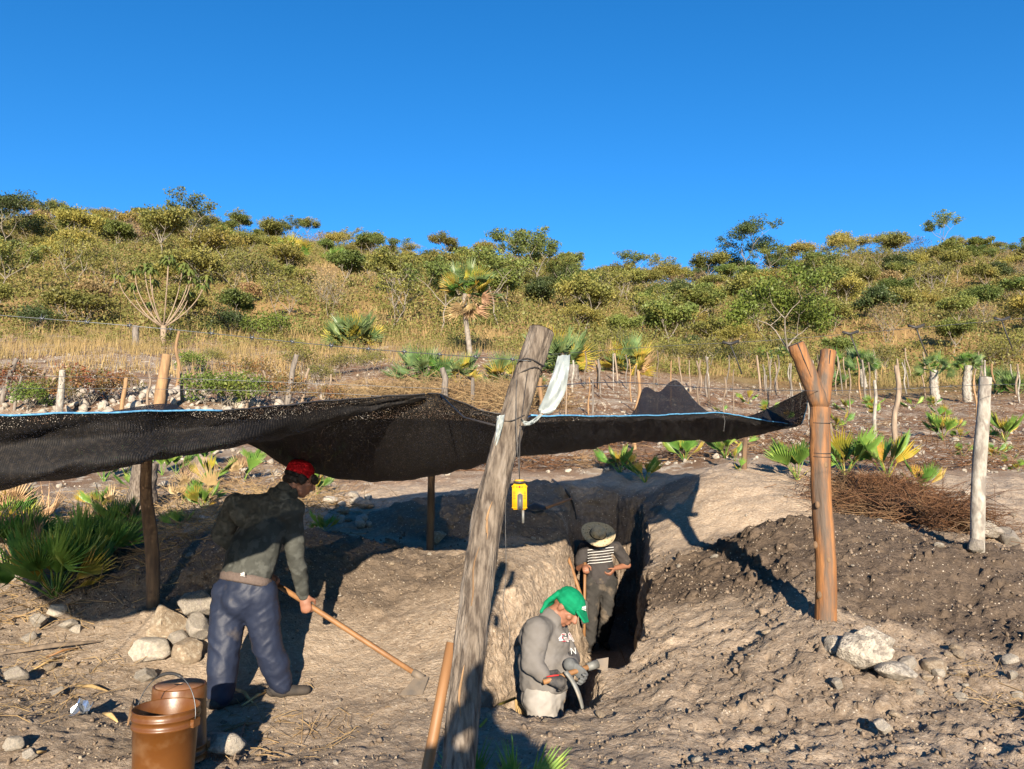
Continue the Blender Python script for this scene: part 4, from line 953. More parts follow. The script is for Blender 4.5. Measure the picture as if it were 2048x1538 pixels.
NB = [
 [(478,858,4.7),(480,866,4.9),(490,884,5.5),(510,872,6.2),(545,842,7.0)],
 [(545,842,4.6),(546,870,4.8),(552,918,5.7),(570,890,6.6),(600,842,7.3)],
 [(610,826,4.6),(610,862,4.75),(618,945,5.9),(630,900,6.8),(655,842,7.7)],
 [(735,804,4.6),(736,850,4.7),(748,960,5.7),(756,905,6.9),(772,838,7.9)],
 [(858,787,4.55),(860,835,4.65),(866,948,5.3),(866,900,6.6),(868,838,8.0)],
 [(920,806,4.35),(920,838,4.45),(922,938,5.15),(926,895,6.6),(930,842,8.1)],
 [(1000,829,4.2),(1000,852,4.3),(1000,920,5.0),(1000,890,6.6),(1000,845,8.2)],
 [(1150,833,4.5),(1150,850,4.6),(1150,899,5.3),(1150,878,7.0),(1150,842,8.8)],
 [(1235,833,4.9),(1235,846,5.0),(1235,884,5.7),(1235,866,7.4),(1258,832,9.4)],
 [(1280,832,5.1),(1280,845,5.2),(1280,880,6.0),(1282,846,7.6),(1288,776,9.6)],
 [(1318,831,5.3),(1318,845,5.4),(1318,881,6.2),(1318,846,7.8),(1318,784,9.7)],
 [(1358,829,5.5),(1360,845,5.6),(1362,881,6.4),(1358,840,8.0),(1352,761,9.8)],
 [(1400,828,5.7),(1400,844,5.8),(1402,881,6.6),(1400,856,8.0),(1396,808,9.6)],
 [(1445,826,5.9),(1446,842,6.0),(1450,880,6.8),(1448,862,8.0),(1440,834,9.4)],
 [(1525,841,6.3),(1525,850,6.4),(1528,864,6.8),(1518,852,7.6),(1500,832,8.6)],
 [(1588,850,6.5),(1596,846,6.4),(1606,835,6.2),(1614,812,6.0),(1622,776,5.62)]]
def drape(ST, nu, nv, sd):
    S = np.array([[at(*p)[:] for p in row] for row in ST])
    # stations are unevenly spaced: parametrise by the width between them
    w = np.concatenate([[0], np.cumsum(np.linalg.norm(np.diff(S[:, 0], axis=0), axis=1))])
    A1 = np.stack([crom(S[:, j], 40*len(ST)) for j in range(5)], 1)
    wi = np.interp(np.linspace(0, len(ST)-1, 40*len(ST)), np.arange(len(ST)), w)
    k = np.clip(np.searchsorted(wi, np.linspace(0, w[-1], nu)), 0, 40*len(ST)-1); A1 = A1[k]
    C = np.stack([crom(A1[i], nv) for i in range(nu)], 0)
    uu, vv = np.meshgrid(np.linspace(0, w[-1], nu), np.linspace(0, 1, nv), indexing='ij')
    ed = np.clip(np.minimum(vv, 1 - vv) * 6, .12, 1)
    # tension creases running from the tied edges, plus small puckers along the hem
    C[..., 2] += ed * (.022*fbm(uu*2.6 + sd, vv*3, o=3) - .030*np.abs(fbm(uu*4.5 + vv*5, vv*2.5 + sd, o=2)) + .008*fbm(uu*16, vv*10, o=2)) + .004*np.exp(-vv*12)*fbm(uu*9, vv*0, o=2)
    C[..., 1] += ed * (.030*fbm(uu*3.2 + 5, vv*4 + sd, o=3) + .018*np.abs(fbm(uu*7 - vv*6, vv*4, o=2)))
    I = np.arange(nu*nv).reshape(nu, nv)
    return C, np.stack([I[:-1, :-1], I[1:, :-1], I[1:, 1:], I[:-1, 1:]], -1).reshape(-1, 4)
CA, FA = drape(NA, 200, 60, 3.0); CL, FB = drape(NB, 260, 70, 8.0); nu = 260
def cloth_material():
    m, nt, out = newmat('black_shade_net')
    tc = nt.nodes.new('ShaderNodeNewGeometry').outputs['Position']
    wv = nt.nodes.new('ShaderNodeTexWave'); wv.inputs['Scale'].default_value = 42; wv.inputs['Distortion'].default_value = 1.5; wv.inputs['Detail'].default_value = 2; nt.links.new(tc, wv.inputs['Vector'])
    col = mixc(nt, ramp(nt, noise(nt, tc, 60, 3), .45, .7), (.006, .0055, .0055), (.018, .015, .0125))
    p = nt.nodes.new('ShaderNodeBsdfPrincipled'); p.inputs['Roughness'].default_value = .7; p.inputs['Specular IOR Level'].default_value = .2; nt.links.new(col, p.inputs['Base Color'])
    b = nt.nodes.new('ShaderNodeBump'); b.inputs['Strength'].default_value = .35; b.inputs['Distance'].default_value = .006; nt.links.new(wv.outputs['Fac'], b.inputs['Height']); nt.links.new(b.outputs[0], p.inputs['Normal'])
    t = nt.nodes.new('ShaderNodeBsdfTransparent'); x = nt.nodes.new('ShaderNodeMixShader')
    vg = nt.nodes.new('ShaderNodeTexNoise'); vg.inputs['Scale'].default_value = 210; vg.inputs['Detail'].default_value = 1; nt.links.new(tc, vg.inputs['Vector'])
    gt = nt.nodes.new('ShaderNodeMath'); gt.operation = 'GREATER_THAN'; gt.inputs[1].default_value = .645; nt.links.new(vg.outputs['Fac'], gt.inputs[0]); nt.links.new(gt.outputs[0], x.inputs[0])
    nt.links.new(p.outputs[0], x.inputs[1]); nt.links.new(t.outputs[0], x.inputs[2]); nt.links.new(x.outputs[0], out.inputs[0])
    return m
M['cloth'] = cloth_material()
cl = thing('shade_cloth', (0, 5, Hs(0, 5)), 'black shade net slung low on poles over the dig, edged with blue rope', 'shade cloth')
link('net', np_mesh('net', CA.reshape(-1, 3), FA, M['cloth'], True), cl); link('net', np_mesh('net', CL.reshape(-1, 3), FB, M['cloth'], True), cl)
iA = int(np.argmin(np.abs(CA[:, 0, 0] - at(450, 821, 3.47).x))); iP = int(np.argmin(np.abs(CL[:, 0, 0] - at(1060, 831, 4.3).x)))
i0 = int(np.argmin(np.abs(CL[:, 0, 0] - at(858, 787, 4.55).x)))
for row, mt, r in ((CA[:iA+1, 0], 'rope', .0042), (CA[iA:, 0], 'blackplastic', .004), (CL[i0:iP+1, 0], 'blackplastic', .004), (CL[iP:, 0], 'rope', .005)):
    MB().tube([Vector(p) + Vector((0, -.003, .003)) for p in row], r, 5).obj('hem_rope', M[mt], cl)
MB().tube([Vector(p) for p in CL[-1, ::3]], .005, 4).obj('hem_rope', M['rope'], cl)
MB().tube([Vector(p) for p in CL[:, -1]], .004, 4).obj('hem_rope', M['blackplastic'], cl)
# folded corner flap and seam threads near the forked post
a, b_, c = at(1533, 816, 6.7), at(1585, 847, 6.45), at(1520, 842, 6.4)
MB().add([a, b_, c, (a+b_+c)/3 + Vector((0, -.04, 0))], [(0, 1, 3), (1, 2, 3), (2, 0, 3)]).obj('corner_flap', M['cloth'], cl)
k = int(np.argmin(np.abs(CL[:, 0, 0] - at(1445, 826, 5.9).x))); kp = Vector(CL[k, 0])
MB().tube([kp, kp + Vector((.01, -.02, -.06)), kp + Vector((-.005, -.03, -.14))], .003, 4).obj('tie_string', M['cord'], cl)
MB().tube([kp, kp + Vector((-.06, -.01, .05)), kp + Vector((-.12, .01, .10))], .003, 4).obj('tie_string', M['blackwire'], cl)
kp = Vector(CL[int(np.argmin(np.abs(CL[:, 0, 0] - at(880, 795, 4.5).x))), 0])
MB().tube([kp, kp.lerp(lean[6], .5) - Vector((0, 0, .03)), lean[6] + Vector((-.04, 0, .05))], .004, 5).obj('guy_cord', M['blackwire'], cl)
MB().tube([Vector(CL[iP, 0]), lean[6] + Vector((.04, 0, .06))], .004, 5).obj('guy_cord', M['rope'], cl)
MB().tube([Vector(CL[-1, -1]), at(1640, 790, 5.43)], .004, 5).obj('guy_cord', M['blackwire'], cl)
MB().tube([Vector(CA[0, 0]), Vector((-3.0, 2.2, Hs(-3.0, 2.2)))], .005, 5).obj('guy_cord', M['rope'], cl)

# ------------------------------------------------------------------ barbed wire
def barb_mesh():
    mb = MB()
    for s in (-1, 1): mb.tube([(-.006*s, 0, -.016), (0, .004*s, 0), (.008*s, 0, .017)], [.0008, .0015, .0006], 4)
    mb.tube([(-.008, 0, 0), (0, 0, .001), (.008, 0, 0)], [.0035, .0042, .0035], 6)
    return mb.mesh('barb', M['wire'])
BARB = barb_mesh()
def wire(P, r, label, barbs=0, mat='wire', ties=()):
    Q = crom(np.array([p[:] for p in P]), 60); o = MB().tube([Vector(p) for p in Q], r, 5).obj('barbed_wire', M[mat], None, label=label, cat='wire')
    for i in range(barbs):
        f = (i + .5) / barbs * 59; k = int(f); p = Vector(Q[k]).lerp(Vector(Q[min(k+1, 59)]), f - k)
        b = local('barb', BARB, o, Matrix.Translation(p) @ Matrix.Rotation(random.uniform(-.6, .6), 4, 'Y'))
    for p in ties:
        mb = MB().tube([p + Vector((-.03, 0, .008)), p, p + Vector((.035, 0, .012))], .006, 5)
        mb.tube([p, p + Vector((.03, .02, -.06)), p + Vector((.05, .02, -.12))], .003, 4); mb.obj('tie', M['blackplastic'], o)
    return o
wire([at(-160, 618, 2.5), at(300, 655, 2.75), at(700, 695, 2.75), lean[7].lerp(lean[8], .42) + Vector((0, -.05, 0))], .0014, 'near barbed wire strand running from the leaning post above the left slope', 15)
wire([lean[7].lerp(lean[8], .55), at(1330, 692, 3.0), at(1600, 676, 3.1), at(2160, 626, 3.2)], .0010, 'thin upper wire with black ties running right from the leaning post', 0, 'wire', [at(1460, 688, 3.05), at(1832, 655, 3.15), at(2003, 640, 3.2), at(1700, 668, 3.1)])
wire([lean[7], at(1250, 765, 3.6), at(1450, 778, 4.5), at(1636, 782, 5.42)], .002, 'barbed strand between the leaning post and the forked post', 8)
wire([at(1636, 782, 5.42), at(1800, 778, 6.3), at(1966, 770, b.y if b.y < 9 else 7.3), at(2200, 765, 8.2)], .002, 'barbed strand from the forked post past the lichen post', 8)
wire([at(-60, 776, 13.0), at(300, 778, 13.2), at(620, 785, 13.5), at(900, 800, 13.8)], .004, 'lower wire of the fence along the left bank', 0)
wire([at(-60, 752, 13.0), at(350, 757, 13.2), at(900, 778, 13.8)], .004, 'upper wire of the fence along the left bank', 0)

# ------------------------------------------------------------------ plastic sheet, lantern, cord, hose
pl = thing('plastic_strip', lean[7], 'torn white plastic strip tied round the leaning post and blown out to the right', 'plastic')
def strip(pts, nm):
    n = 14; L = crom(np.array([p[0][:] for p in pts]), n); Rr = crom(np.array([p[1][:] for p in pts]), n); V = []; F = []
    m = 7
    for i in range(n):
        for j in range(m):
            f = j/(m-1); p = Vector(L[i]*(1-f) + Rr[i]*f); p.y += .014*math.sin(i*.9 + j*1.7) + .010*math.sin(j*2.6 + i*.3); V.append(p)
    for i in range(n-1):
        for j in range(m-1): F.append((i*m+j, i*m+j+1, (i+1)*m+j+1, (i+1)*m+j))
    MB().add(V, F).obj(nm, M['plastic'], pl)
z = 2.62
strip([(at(1116, 711, z), at(1140, 709, z+.03)), (at(1108, 740, z-.02), at(1137, 745, z)), (at(1090, 790, z-.03), at(1130, 785, z+.02)), (at(1078, 815, z), at(1108, 822, z)), (at(1078, 824, z), at(1092, 830, z))], 'sheet')
strip([(at(1080, 826, z-.02), at(1086, 830, z-.02)), (at(1060, 842, z-.05), at(1066, 848, z-.05)), (at(1040, 838, z-.07), at(1050, 852, z-.07))], 'twisted_end')
strip([(at(994, 832, z-.03), at(1010, 829, z-.06)), (at(992, 855, z-.03), at(1004, 858, z-.05)), (at(989, 890, z-.02), at(994, 894, z-.03))], 'loose_end')
z = 2.52
ln = thing('crank_lantern', at(1040, 1046, z), 'yellow hand-crank lantern hanging from the leaning post by a cord', 'lantern')
c = at(1039, 993, z); pw = z / FPX
def rbox(c, sx, sy, sz, bev, name, mat, parent):
    bm = bmesh.new(); bmesh.ops.create_cube(bm, size=1)
    for v in bm.verts: v.co = Vector((v.co.x*sx, v.co.y*sy, v.co.z*sz))
    bmesh.ops.bevel(bm, geom=list(bm.edges), offset=bev, segments=3, affect='EDGES')
    me = bpy.data.meshes.new(name); bm.to_mesh(me); bm.free(); me.transform(Matrix.Translation(c)); me.materials.append(M[mat])
    me.polygons.foreach_set('use_smooth', [True]*len(me.polygons))
    return link(name, me, parent)
body = rbox(c, 29*pw, 18*pw, 50*pw, 3*pw, 'body', 'yellow', ln)
rbox(c + Vector((0, 0, 20*pw)), 31*pw, 19*pw, 8*pw, 3*pw, 'shoulder', 'yellow', ln); rbox(c - Vector((0, 0, 22*pw)), 31*pw, 19*pw, 7*pw, 3*pw, 'foot_rim', 'yellow', ln)
MB().lathe([(0, 0), (11*pw, 0), (12*pw, 2*pw), (12*pw, 5*pw), (0, 5*pw)], 20, c + Vector((0, 0, 25*pw))).obj('collar', M['blackplastic'], ln)
MB().lathe([(0, 0), (10*pw, 0), (9*pw, 3*pw), (0, 3.4*pw)], 20, c + Vector((0, 0, 30*pw))).obj('cap', M['yellow'], ln)
rbox(c + Vector((1*pw, -11*pw, -10*pw)), 11*pw, 5*pw, 33*pw, 2.4*pw, 'crank_arm', 'greyplastic', ln)
MB().tube([c + Vector((1*pw, -13*pw, -22*pw)), c + Vector((1*pw, -16*pw, -22*pw))], 3*pw, 10).obj('crank_pivot', M['blackplastic'], ln)
MB().tube([c + Vector((7*pw, 0, -25*pw)), c + Vector((7*pw, 0, -52*pw))], 2.6*pw, 8).obj('rod', M['steel'], ln)
for i in range(5):
    for j in range(3):
        for s_ in (-1, 1): MB().box(c + Vector((s_*(8.5 + j*1.6)*pw, -9.3*pw, (9 - i*3.2)*pw)), .9*pw, .8*pw, 1.4*pw).obj('vent', M['blackplastic'], body)
for dx in (-5, 0, 5): MB().tube([c + Vector((dx*pw, -9.0*pw, 19*pw)), c + Vector((dx*pw, -10.2*pw, 19*pw))], (2.2 if dx == 0 else 1.3)*pw, 10).obj('button', M['blackplastic'] if dx else M['red'], body)
MB().tube([c + Vector((0, 0, 33*pw)), at(1039, 930, z), at(1040, 860, z+.02), lean[7].lerp(lean[8], .2) + Vector((.0, -.052, 0))], .0022, 4).obj('cord', M['blackwire'], ln)
MB().tube([c + Vector((0, 0, 33*pw)), at(1037, 930, z), at(1032, 850, z+.03), lean[7].lerp(lean[8], .1) + Vector((-.03, -.05, 0))], .0018, 4).obj('cord', M['cord'], ln)
tw = [lean[5] + Vector((.045, -.02, 0)), at(1011, 1060, 2.55), at(1012, 1150, 2.56), at(1006, 1210, 2.56), at(1018, 1250, 2.56), at(1019, 1300, 2.56)]
MB().tube([Vector(p) for p in crom(np.array([p[:] for p in tw]), 24)], .0014, 4).obj('loose_wire', M['cord'], None, label='thin loose wire dangling down from the leaning post', cat='wire')
q = [G(1105, 962), G(1130, 985), G(1147, 1020), G(1157, 1062)]
for p in q: p.z += .03
q[-1] = at(1157, 1075, q[-1].y)
MB().tube([Vector(p) for p in crom(np.array([p[:] for p in q]), 20)], .018, 8).obj('hose', M['blackplastic'], None, label='black plastic hose arching over the far left trench edge', cat='hose')

# ------------------------------------------------------------------ buckets
def bucket(loc, rz, up, label, bail):
    t = thing('bucket', loc, label, 'bucket', None, rz)
    Mx = Matrix.Identity(4) if up else Matrix.Translation((0, 0, .365)) @ Matrix.Rotation(math.pi, 4, 'X')
    pr = [(0, .004), (.118, .004), (.128, 0), (.131, .006), (.133, .10), (.1415, .285), (.148, .287), (.149, .297), (.1435, .300), (.1445, .325), (.150, .327), (.151, .335), (.146, .338), (.1475, .362), (.150, .365), (.146, .367), (.1435, .362), (.138, .28), (.129, .012), (0, .010)]
    local('body', MB().lathe(pr, 48).mesh('body', M['bucket']), t, Mx)
    if not up: local('base_panel', MB().lathe([(.03, -.002), (.034, .0), (.117, .001), (.117, .003), (0, .003), (0, -.001), (.03, -.002)], 40).mesh('base_panel', M['bucket_base']), t, Mx)
    for s in (-1, 1):
        m = MB().box((s*.152, 0, .305), .016, .05, .035); local('lug', m.mesh('lug', M['bucket'], False), t, Mx)
    if bail == 'up':
        P = [Vector((.157*math.cos(a), -.01 + .03*math.sin(a), .31 + .20*math.sin(a))) for a in np.linspace(0, math.pi, 25)]
    else:
        P = [Vector((.157*math.cos(a), -.185*math.sin(a), .31 - .02*math.sin(a))) for a in np.linspace(0, math.pi, 25)]
    h_ = local('bail', MB().tube(P, .0023, 6).mesh('bail', M['wire']), t, Mx)
    g = [p for p in P[9:16]]; local('grip', MB().tube(g, [.007, .0085, .0075, .0085, .0075, .0085, .007], 8).mesh('grip', M['blackplastic']), t, Mx)
    return t
q = on(335, 1386, 3.74); bucket(Vector((q.x, q.y, Hs(q.x, q.y) - .005)), R(-12), True, 'open brown plastic bucket with its wire handle raised', 'up')
q = on(361, 1345, 4.14); bucket(Vector((q.x, q.y, Hs(q.x, q.y) - .005)), R(20), False, 'upturned brown plastic bucket behind the open one', 'down')
# silver wrapper
q = G(162, 1440); V = []; 
for i in range(6):
    for j in range(5): V.append(q + Vector(((i-2.5)*.022 + random.uniform(-.008, .008), (j-2)*.022 + random.uniform(-.008, .008), .03 + random.uniform(-.02, .03) + .012*j)))
MB().add(V, [(i*5+j, i*5+j+1, (i+1)*5+j+1, (i+1)*5+j) for i in range(5) for j in range(4)]).obj('foil_wrapper', M['foil'], None, False, label='crumpled silver foil wrapper on the soil left of the buckets', cat='wrapper')

# ------------------------------------------------------------------ tools standing about
def handle(a, b, r0, r1, parent, nm='handle'): return MB().tube([a, (a*2+b)/3, (a+b*2)/3, b], [r0, (r0*2+r1)/3, (r0+r1*2)/3, r1], 12).obj(nm, M['handle'], parent)
a = at(842, 1600, 2.62); bb = at(903, 1285, 2.72); gd = bb + (a - bb) * ((bb.z - Hs(a.x, a.y) - .05) / (bb.z - a.z))
tl = thing('mattock', gd, 'wooden mattock handle leaning upright behind the leaning post', 'tool'); handle(gd, bb, .020, .018, tl)
MB().tube([gd + Vector((-.16, 0, .0)), gd + Vector((0, 0, .03)), gd + Vector((.16, .02, .0))], [.012, .03, .012], 8, flat=.5).obj('head', M['steel'], tl)
a = at(1122, 1072, 9.0); bb = at(1160, 1180, 8.7); tl = thing('spade', bb, 'dark spade handle leaning against the left trench wall', 'tool'); handle(a, at(1163, 1195, 8.65), .02, .02, tl)
c = at(1166, 1205, 8.62); MB().tube([at(1163, 1195, 8.65), c, c + Vector((.02, -.02, -.22))], [.03, .09, .06], 10, flat=.18).obj('blade', M['steel'], tl)
q = G(1085, 1036); tl = thing('shovel', q, 'black shovel lying on the shaded earth above the trench', 'tool')
MB().tube([q + Vector((-.20, 0, .05)), q + Vector((-.08, .02, .07)), q + Vector((.04, .05, .06))], [.02, .075, .03], 10, flat=.25).obj('blade', M['blackplastic'], tl)
handle(q + Vector((.04, .05, .06)), q + Vector((.36, .35, .16)), .017, .015, tl)
# ------------------------------------------------------------------ people
_SV = []; _SF = []
_nr, _ns = 9, 14
for i in range(_nr + 1):
    for j in range(_ns):
        th = math.pi * i / _nr; ph = 2*math.pi*j/_ns
        _SV.append((math.sin(th)*math.cos(ph), math.sin(th)*math.sin(ph), math.cos(th)))
for i in range(_nr):
    for j in range(_ns): _SF.append((i*_ns+j, (i+1)*_ns+j, (i+1)*_ns+(j+1) % _ns, i*_ns+(j+1) % _ns))
_SV = np.array(_SV)
def frame(axis, side=None):
    z = Vector(axis).normalized()
    s = Vector(side) if side is not None else z.orthogonal()
    s = (s - z * s.dot(z)).normalized()
    return np.array([s[:], z.cross(s)[:], z[:]]).T
def cap(p0, p1, r0, r1, side=None, flat=1.0, ax=1.0):
    """tapered limb with round ends; flat squeezes it across `side`"""
    Rm = frame(Vector(p1) - Vector(p0), side)
    up = _SV[:, 2] >= -1e-6
    r = np.where(up, r1, r0)[:, None] * np.array([1, flat, 1])
    r[~up, 2] *= ax
    return (_SV * r) @ Rm.T + np.where(up[:, None], np.array(p1[:]), np.array(p0[:])), _SF
def ell(c, rx, ry, rz, axis=(0, 0, 1), side=None):
    return (_SV * np.array([rx, ry, rz])) @ frame(axis, side).T + np.array(c[:]), _SF
def chain(P, rad, side=None, flat=1.0):
    return [cap(P[i], P[i+1], rad[i], rad[i+1], side, flat) for i in range(len(P)-1)]
def blob(name, prims, voxel, mat, parent=None, smooth=6, wr=0, wf=9, wdir=None, label=None):
    mb = MB()
    for V, F in prims: mb.add(V, F)
    me = mb.mesh('tmp', None); ob = bpy.data.objects.new('tmp', me); COL.objects.link(ob)
    m = ob.modifiers.new('r', 'REMESH'); m.mode = 'VOXEL'; m.voxel_size = voxel
    if smooth: s = ob.modifiers.new('s', 'SMOOTH'); s.factor = .5; s.iterations = smooth
    dg = bpy.context.evaluated_depsgraph_get(); ev = ob.evaluated_get(dg)
    out = bpy.data.meshes.new_from_object(ev, depsgraph=dg); out.name = name
    bpy.data.objects.remove(ob); bpy.data.meshes.remove(me)
    if wr:
        n = len(out.vertices); co = np.empty(n*3, np.float32); no = np.empty(n*3, np.float32)
        out.vertices.foreach_get('co', co); out.vertex_normals.foreach_get('vector', no)
        co = co.reshape(-1, 3); no = no.reshape(-1, 3)
        d = .5*fbm(co[:, 0]*wf*.7, co[:, 1]*wf*.7, co[:, 2]*wf, 2) + .45 - 1.6*np.abs(fbm(co[:, 0]*wf*.8+4, co[:, 1]*wf*.8, co[:, 2]*wf*1.7 + co[:, 0]*wf*1.2, 2))
        d = d + .45*(.4 - 1.5*np.abs(fbm(co[:, 0]*wf*1.9 + 2, co[:, 1]*wf*1.9, co[:, 2]*wf*3.2 - co[:, 0]*wf*2.2, 2)))
        co = co + no * (d * wr)[:, None]; out.vertices.foreach_set('co', co.ravel().astype(np.float32)); out.update()
    out.materials.clear(); out.materials.append(mat)
    out.polygons.foreach_set('use_smooth', np.ones(len(out.polygons), bool))
    return link(name, out, parent, label=label)
def hand(w, d, palm_n, grip=None, sc=1.0, curl=1.0, thumb_side=1):
    """palm from wrist w along d; five bent fingers curling toward palm_n; thumb at one side"""
    d = Vector(d).normalized(); n = Vector(palm_n); n = (n - d*n.dot(d)).normalized(); s = d.cross(n) * thumb_side
    P = [cap(w, w + d*.055*sc, .024*sc, .036*sc, s, .52), cap(w + d*.05*sc, w + d*.085*sc, .036*sc, .037*sc, s, .48)]
    for i, (o, L) in enumerate(((.028, .066), (.0095, .074), (-.0095, .070), (-.028, .056))):
        k = w + d*.088*sc + s*o*sc; a = k; t = d.copy()
        for j, (f, ang) in enumerate(((.45, 38), (.32, 62), (.23, 50))):
            t = (Quaternion(d.cross(n), R(ang*curl)) @ t)
            b = a + t * (L * f * 1.25 * sc); P.append(cap(a, b, (.0095 - .0008*j)*sc, (.0088 - .0008*j)*sc)); a = b
    k = w + d*.03*sc + s*.03*sc; t1 = (d*.62 + s*.62 + n*.5).normalized(); k2 = k + t1*.042*sc; t2 = (d*.75 + n*.65 - s*.12).normalized(); k3 = k2 + t2*.034*sc
    P += [cap(w + d*.012*sc + s*.015*sc, k, .018*sc, .0135*sc), cap(k, k2, .013*sc, .0115*sc), cap(k2, k3, .011*sc, .0085*sc)]
    return P
def head(c, up, fwd, sc=1.0):
    """c = centre of skull; eyes at half height, nose, mouth, ears, jaw"""
    up = Vector(up).normalized(); fwd = Vector(fwd); fwd = (fwd - up*fwd.dot(up)).normalized(); s = fwd.cross(up)
    q = lambda f, u, r=0: c + (fwd*f + up*u + s*r) * sc
    P = [ell(q(-.012, .022), .077*sc, .096*sc, .098*sc, up, s), ell(q(.022, -.035), .064*sc, .072*sc, .082*sc, up, s),
         cap(q(.035, -.085, -.025), q(.035, -.085, .025), .034*sc, .034*sc), ell(q(.062, -.098), .024*sc, .020*sc, .018*sc, up, s),
         cap(q(.088, .012), q(.110, -.030), .010*sc, .0155*sc), ell(q(.105, -.034), .019*sc, .012*sc, .010*sc, up, s),
         cap(q(.080, .030, -.035), q(.080, .030, .035), .013*sc, .013*sc), ell(q(.066, -.022, .042), .024*sc, .022*sc, .022*sc, up, s), ell(q(.066, -.022, -.042), .024*sc, .022*sc, .022*sc, up, s),
         cap(q(.088, -.060, -.016), q(.088, -.060, .016), .009*sc, .009*sc), cap(q(.086, -.073, -.013), q(.086, -.073, .013), .010*sc, .010*sc)]
    for k in (-1, 1): P += [ell(q(-.008, -.005, .079*k), .010*sc, .022*sc, .034*sc, up, s), cap(q(-.008, -.030, .074*k), q(-.002, -.036, .070*k), .010*sc, .008*sc)]
    return P, q
def shoe(ank, fwd, gz, sc=1.0):
    f = Vector((fwd[0], fwd[1], 0)).normalized(); a = Vector((ank.x, ank.y, gz))
    return [cap(a + Vector((0, 0, .05)) - f*.05, a + f*.15 + Vector((0, 0, .036)), .048*sc, .040*sc, f.cross(Vector((0, 0, 1))), .8), cap(a + Vector((0, 0, .10)), a + Vector((0, 0, .05)), .05, .05)]
def logo(parent, c, right, up, s, nm='logo'):
    """three slanted bars rising to a peak over a line of small marks"""
    right = Vector(right).normalized(); up = Vector(up); up = (up - right*up.dot(right)).normalized(); n = right.cross(up)
    mb = MB()
    for i, hgt in enumerate((.45, .72, 1.0)):
        x0 = (-.75 + i*.5) * s; p = [(x0, 0), (x0 + .36*s, 0), (x0 + .36*s - hgt*.28*s, hgt*s), (x0 - hgt*.28*s, hgt*s)]
        mb.add([c + right*a + up*b + n*.003 for a, b in p], [(0, 1, 2, 3)])
    for i in range(6):
        x0 = (-.8 + i*.29) * s; mb.add([c + right*a + up*b + n*.003 for a, b in ((x0, -.42*s), (x0+.2*s, -.42*s), (x0+.2*s, -.15*s), (x0, -.15*s))], [(0, 1, 2, 3)])
    return mb.obj(nm, M['white'], parent, False)
def text_mesh(txt, size, mat, name, parent, Mx, off=0.0):
    cu = bpy.data.curves.new('t', 'FONT'); cu.body = txt; cu.size = size; cu.extrude = 0; cu.resolution_u = 3; cu.offset = off; cu.align_x = 'LEFT'
    ob = bpy.data.objects.new('t', cu); COL.objects.link(ob); dg = bpy.context.evaluated_depsgraph_get()
    me = bpy.data.meshes.new_from_object(ob.evaluated_get(dg)); bpy.data.objects.remove(ob); me.transform(Mx); me.materials.clear(); me.materials.append(mat)
    return link(name, me, parent)

# ---- digger with the red cap, seen from behind
D = 5.2
gl = Hs(at(428, 1405, 5.08).x, 5.08); gr = Hs(at(562, 1390, 5.26).x, 5.26)
t = thing('person', Vector((at(500, 1400, D).x, D, (gl+gr)/2)), 'person in red cap, grey camouflage hoodie and navy trousers hoeing soil', 'person')
fw = Vector((.62, .78, 0)).normalized(); sd = Vector((.78, -.62, 0)).normalized()      # facing, own right
pel = at(490, 1165, 5.2); hipR = at(518, 1188, 5.17); hipL = at(462, 1188, 5.2)
knR = at(535, 1290, 5.2); knL = at(449, 1292, 5.12); anR = Vector((at(563, 1380, 5.26).x, 5.26, gr + .09)); anL = Vector((at(440, 1400, 5.08).x, 5.08, gl + .09))
che = at(522, 1050, 5.28); shR = at(583, 1020, 5.25); shL = at(472, 1010, 5.36); nek = at(566, 990, 5.34); hd = at(596, 962, 5.36)
elR = at(591, 1108, 5.31); wrR = at(607, 1189, 5.43); elL = at(444, 1068, 5.45); wrL = at(532, 1146, 5.52)
hoeA = at(520, 1147, 5.54); hoeB = Vector((at(838, 1352, 5.32).x, 5.32, at(838, 1352, 5.32).z))
hdir = (hoeB - hoeA).normalized()
hp, hq = head(hd + Vector((.01, .02, .015)), (.30, .25, .9), (.85, .35, -.38))
grR = hoeA + hdir * ((wrR - hoeA).dot(hdir) + .06)
hd_R = (grR - wrR).normalized()
prims = hp + [cap(nek, hd, .058, .056)] + chain([pel, che, nek], [.10, .11, .06], sd, .7) + chain([shR, elR, wrR], [.036, .034, .028]) + chain([shL, elL, wrL], [.036, .034, .028]) \
      + chain([hipR, knR, anR], [.075, .055, .04]) + chain([hipL, knL, anL], [.075, .055, .04]) + [cap(shL, shR, .04, .04), cap(hipL, hipR, .09, .09)] \
      + hand(wrR, Vector((.22, .06, -1)), Vector((-.1, .95, 0)), sc=1.08, curl=1.05) + hand(wrL, hdir, Vector((0, -.5, -.5)), sc=1.0)
blob('body', prims, .0065, M['skin'], t, 3)
def lerp(a, b, f): return a + (b - a) * f
hem = lerp(pel, che, -.02)
up_t = (che - pel).normalized()
hood = [cap(lerp(pel, che, .08), lerp(pel, che, .55), .206, .212, sd, .66, .2), cap(lerp(pel, che, .5), lerp(che, nek, .35), .212, .165, sd, .70), cap(shL, shR, .085, .085), cap(lerp(che, shL, .6), shL, .10, .085), cap(lerp(che, shR, .6), shR, .10, .085), cap(lerp(che, nek, .2), lerp(nek, hd, .1), .12, .085)] \
     + chain([shR, elR, lerp(elR, wrR, .55), lerp(elR, wrR, .92)], [.076, .064, .056, .044]) + chain([shL, elL, lerp(elL, wrL, .9)], [.085, .070, .046])
blob('hoodie', hood, .010, M['camo'], t, 6, .011, 7)
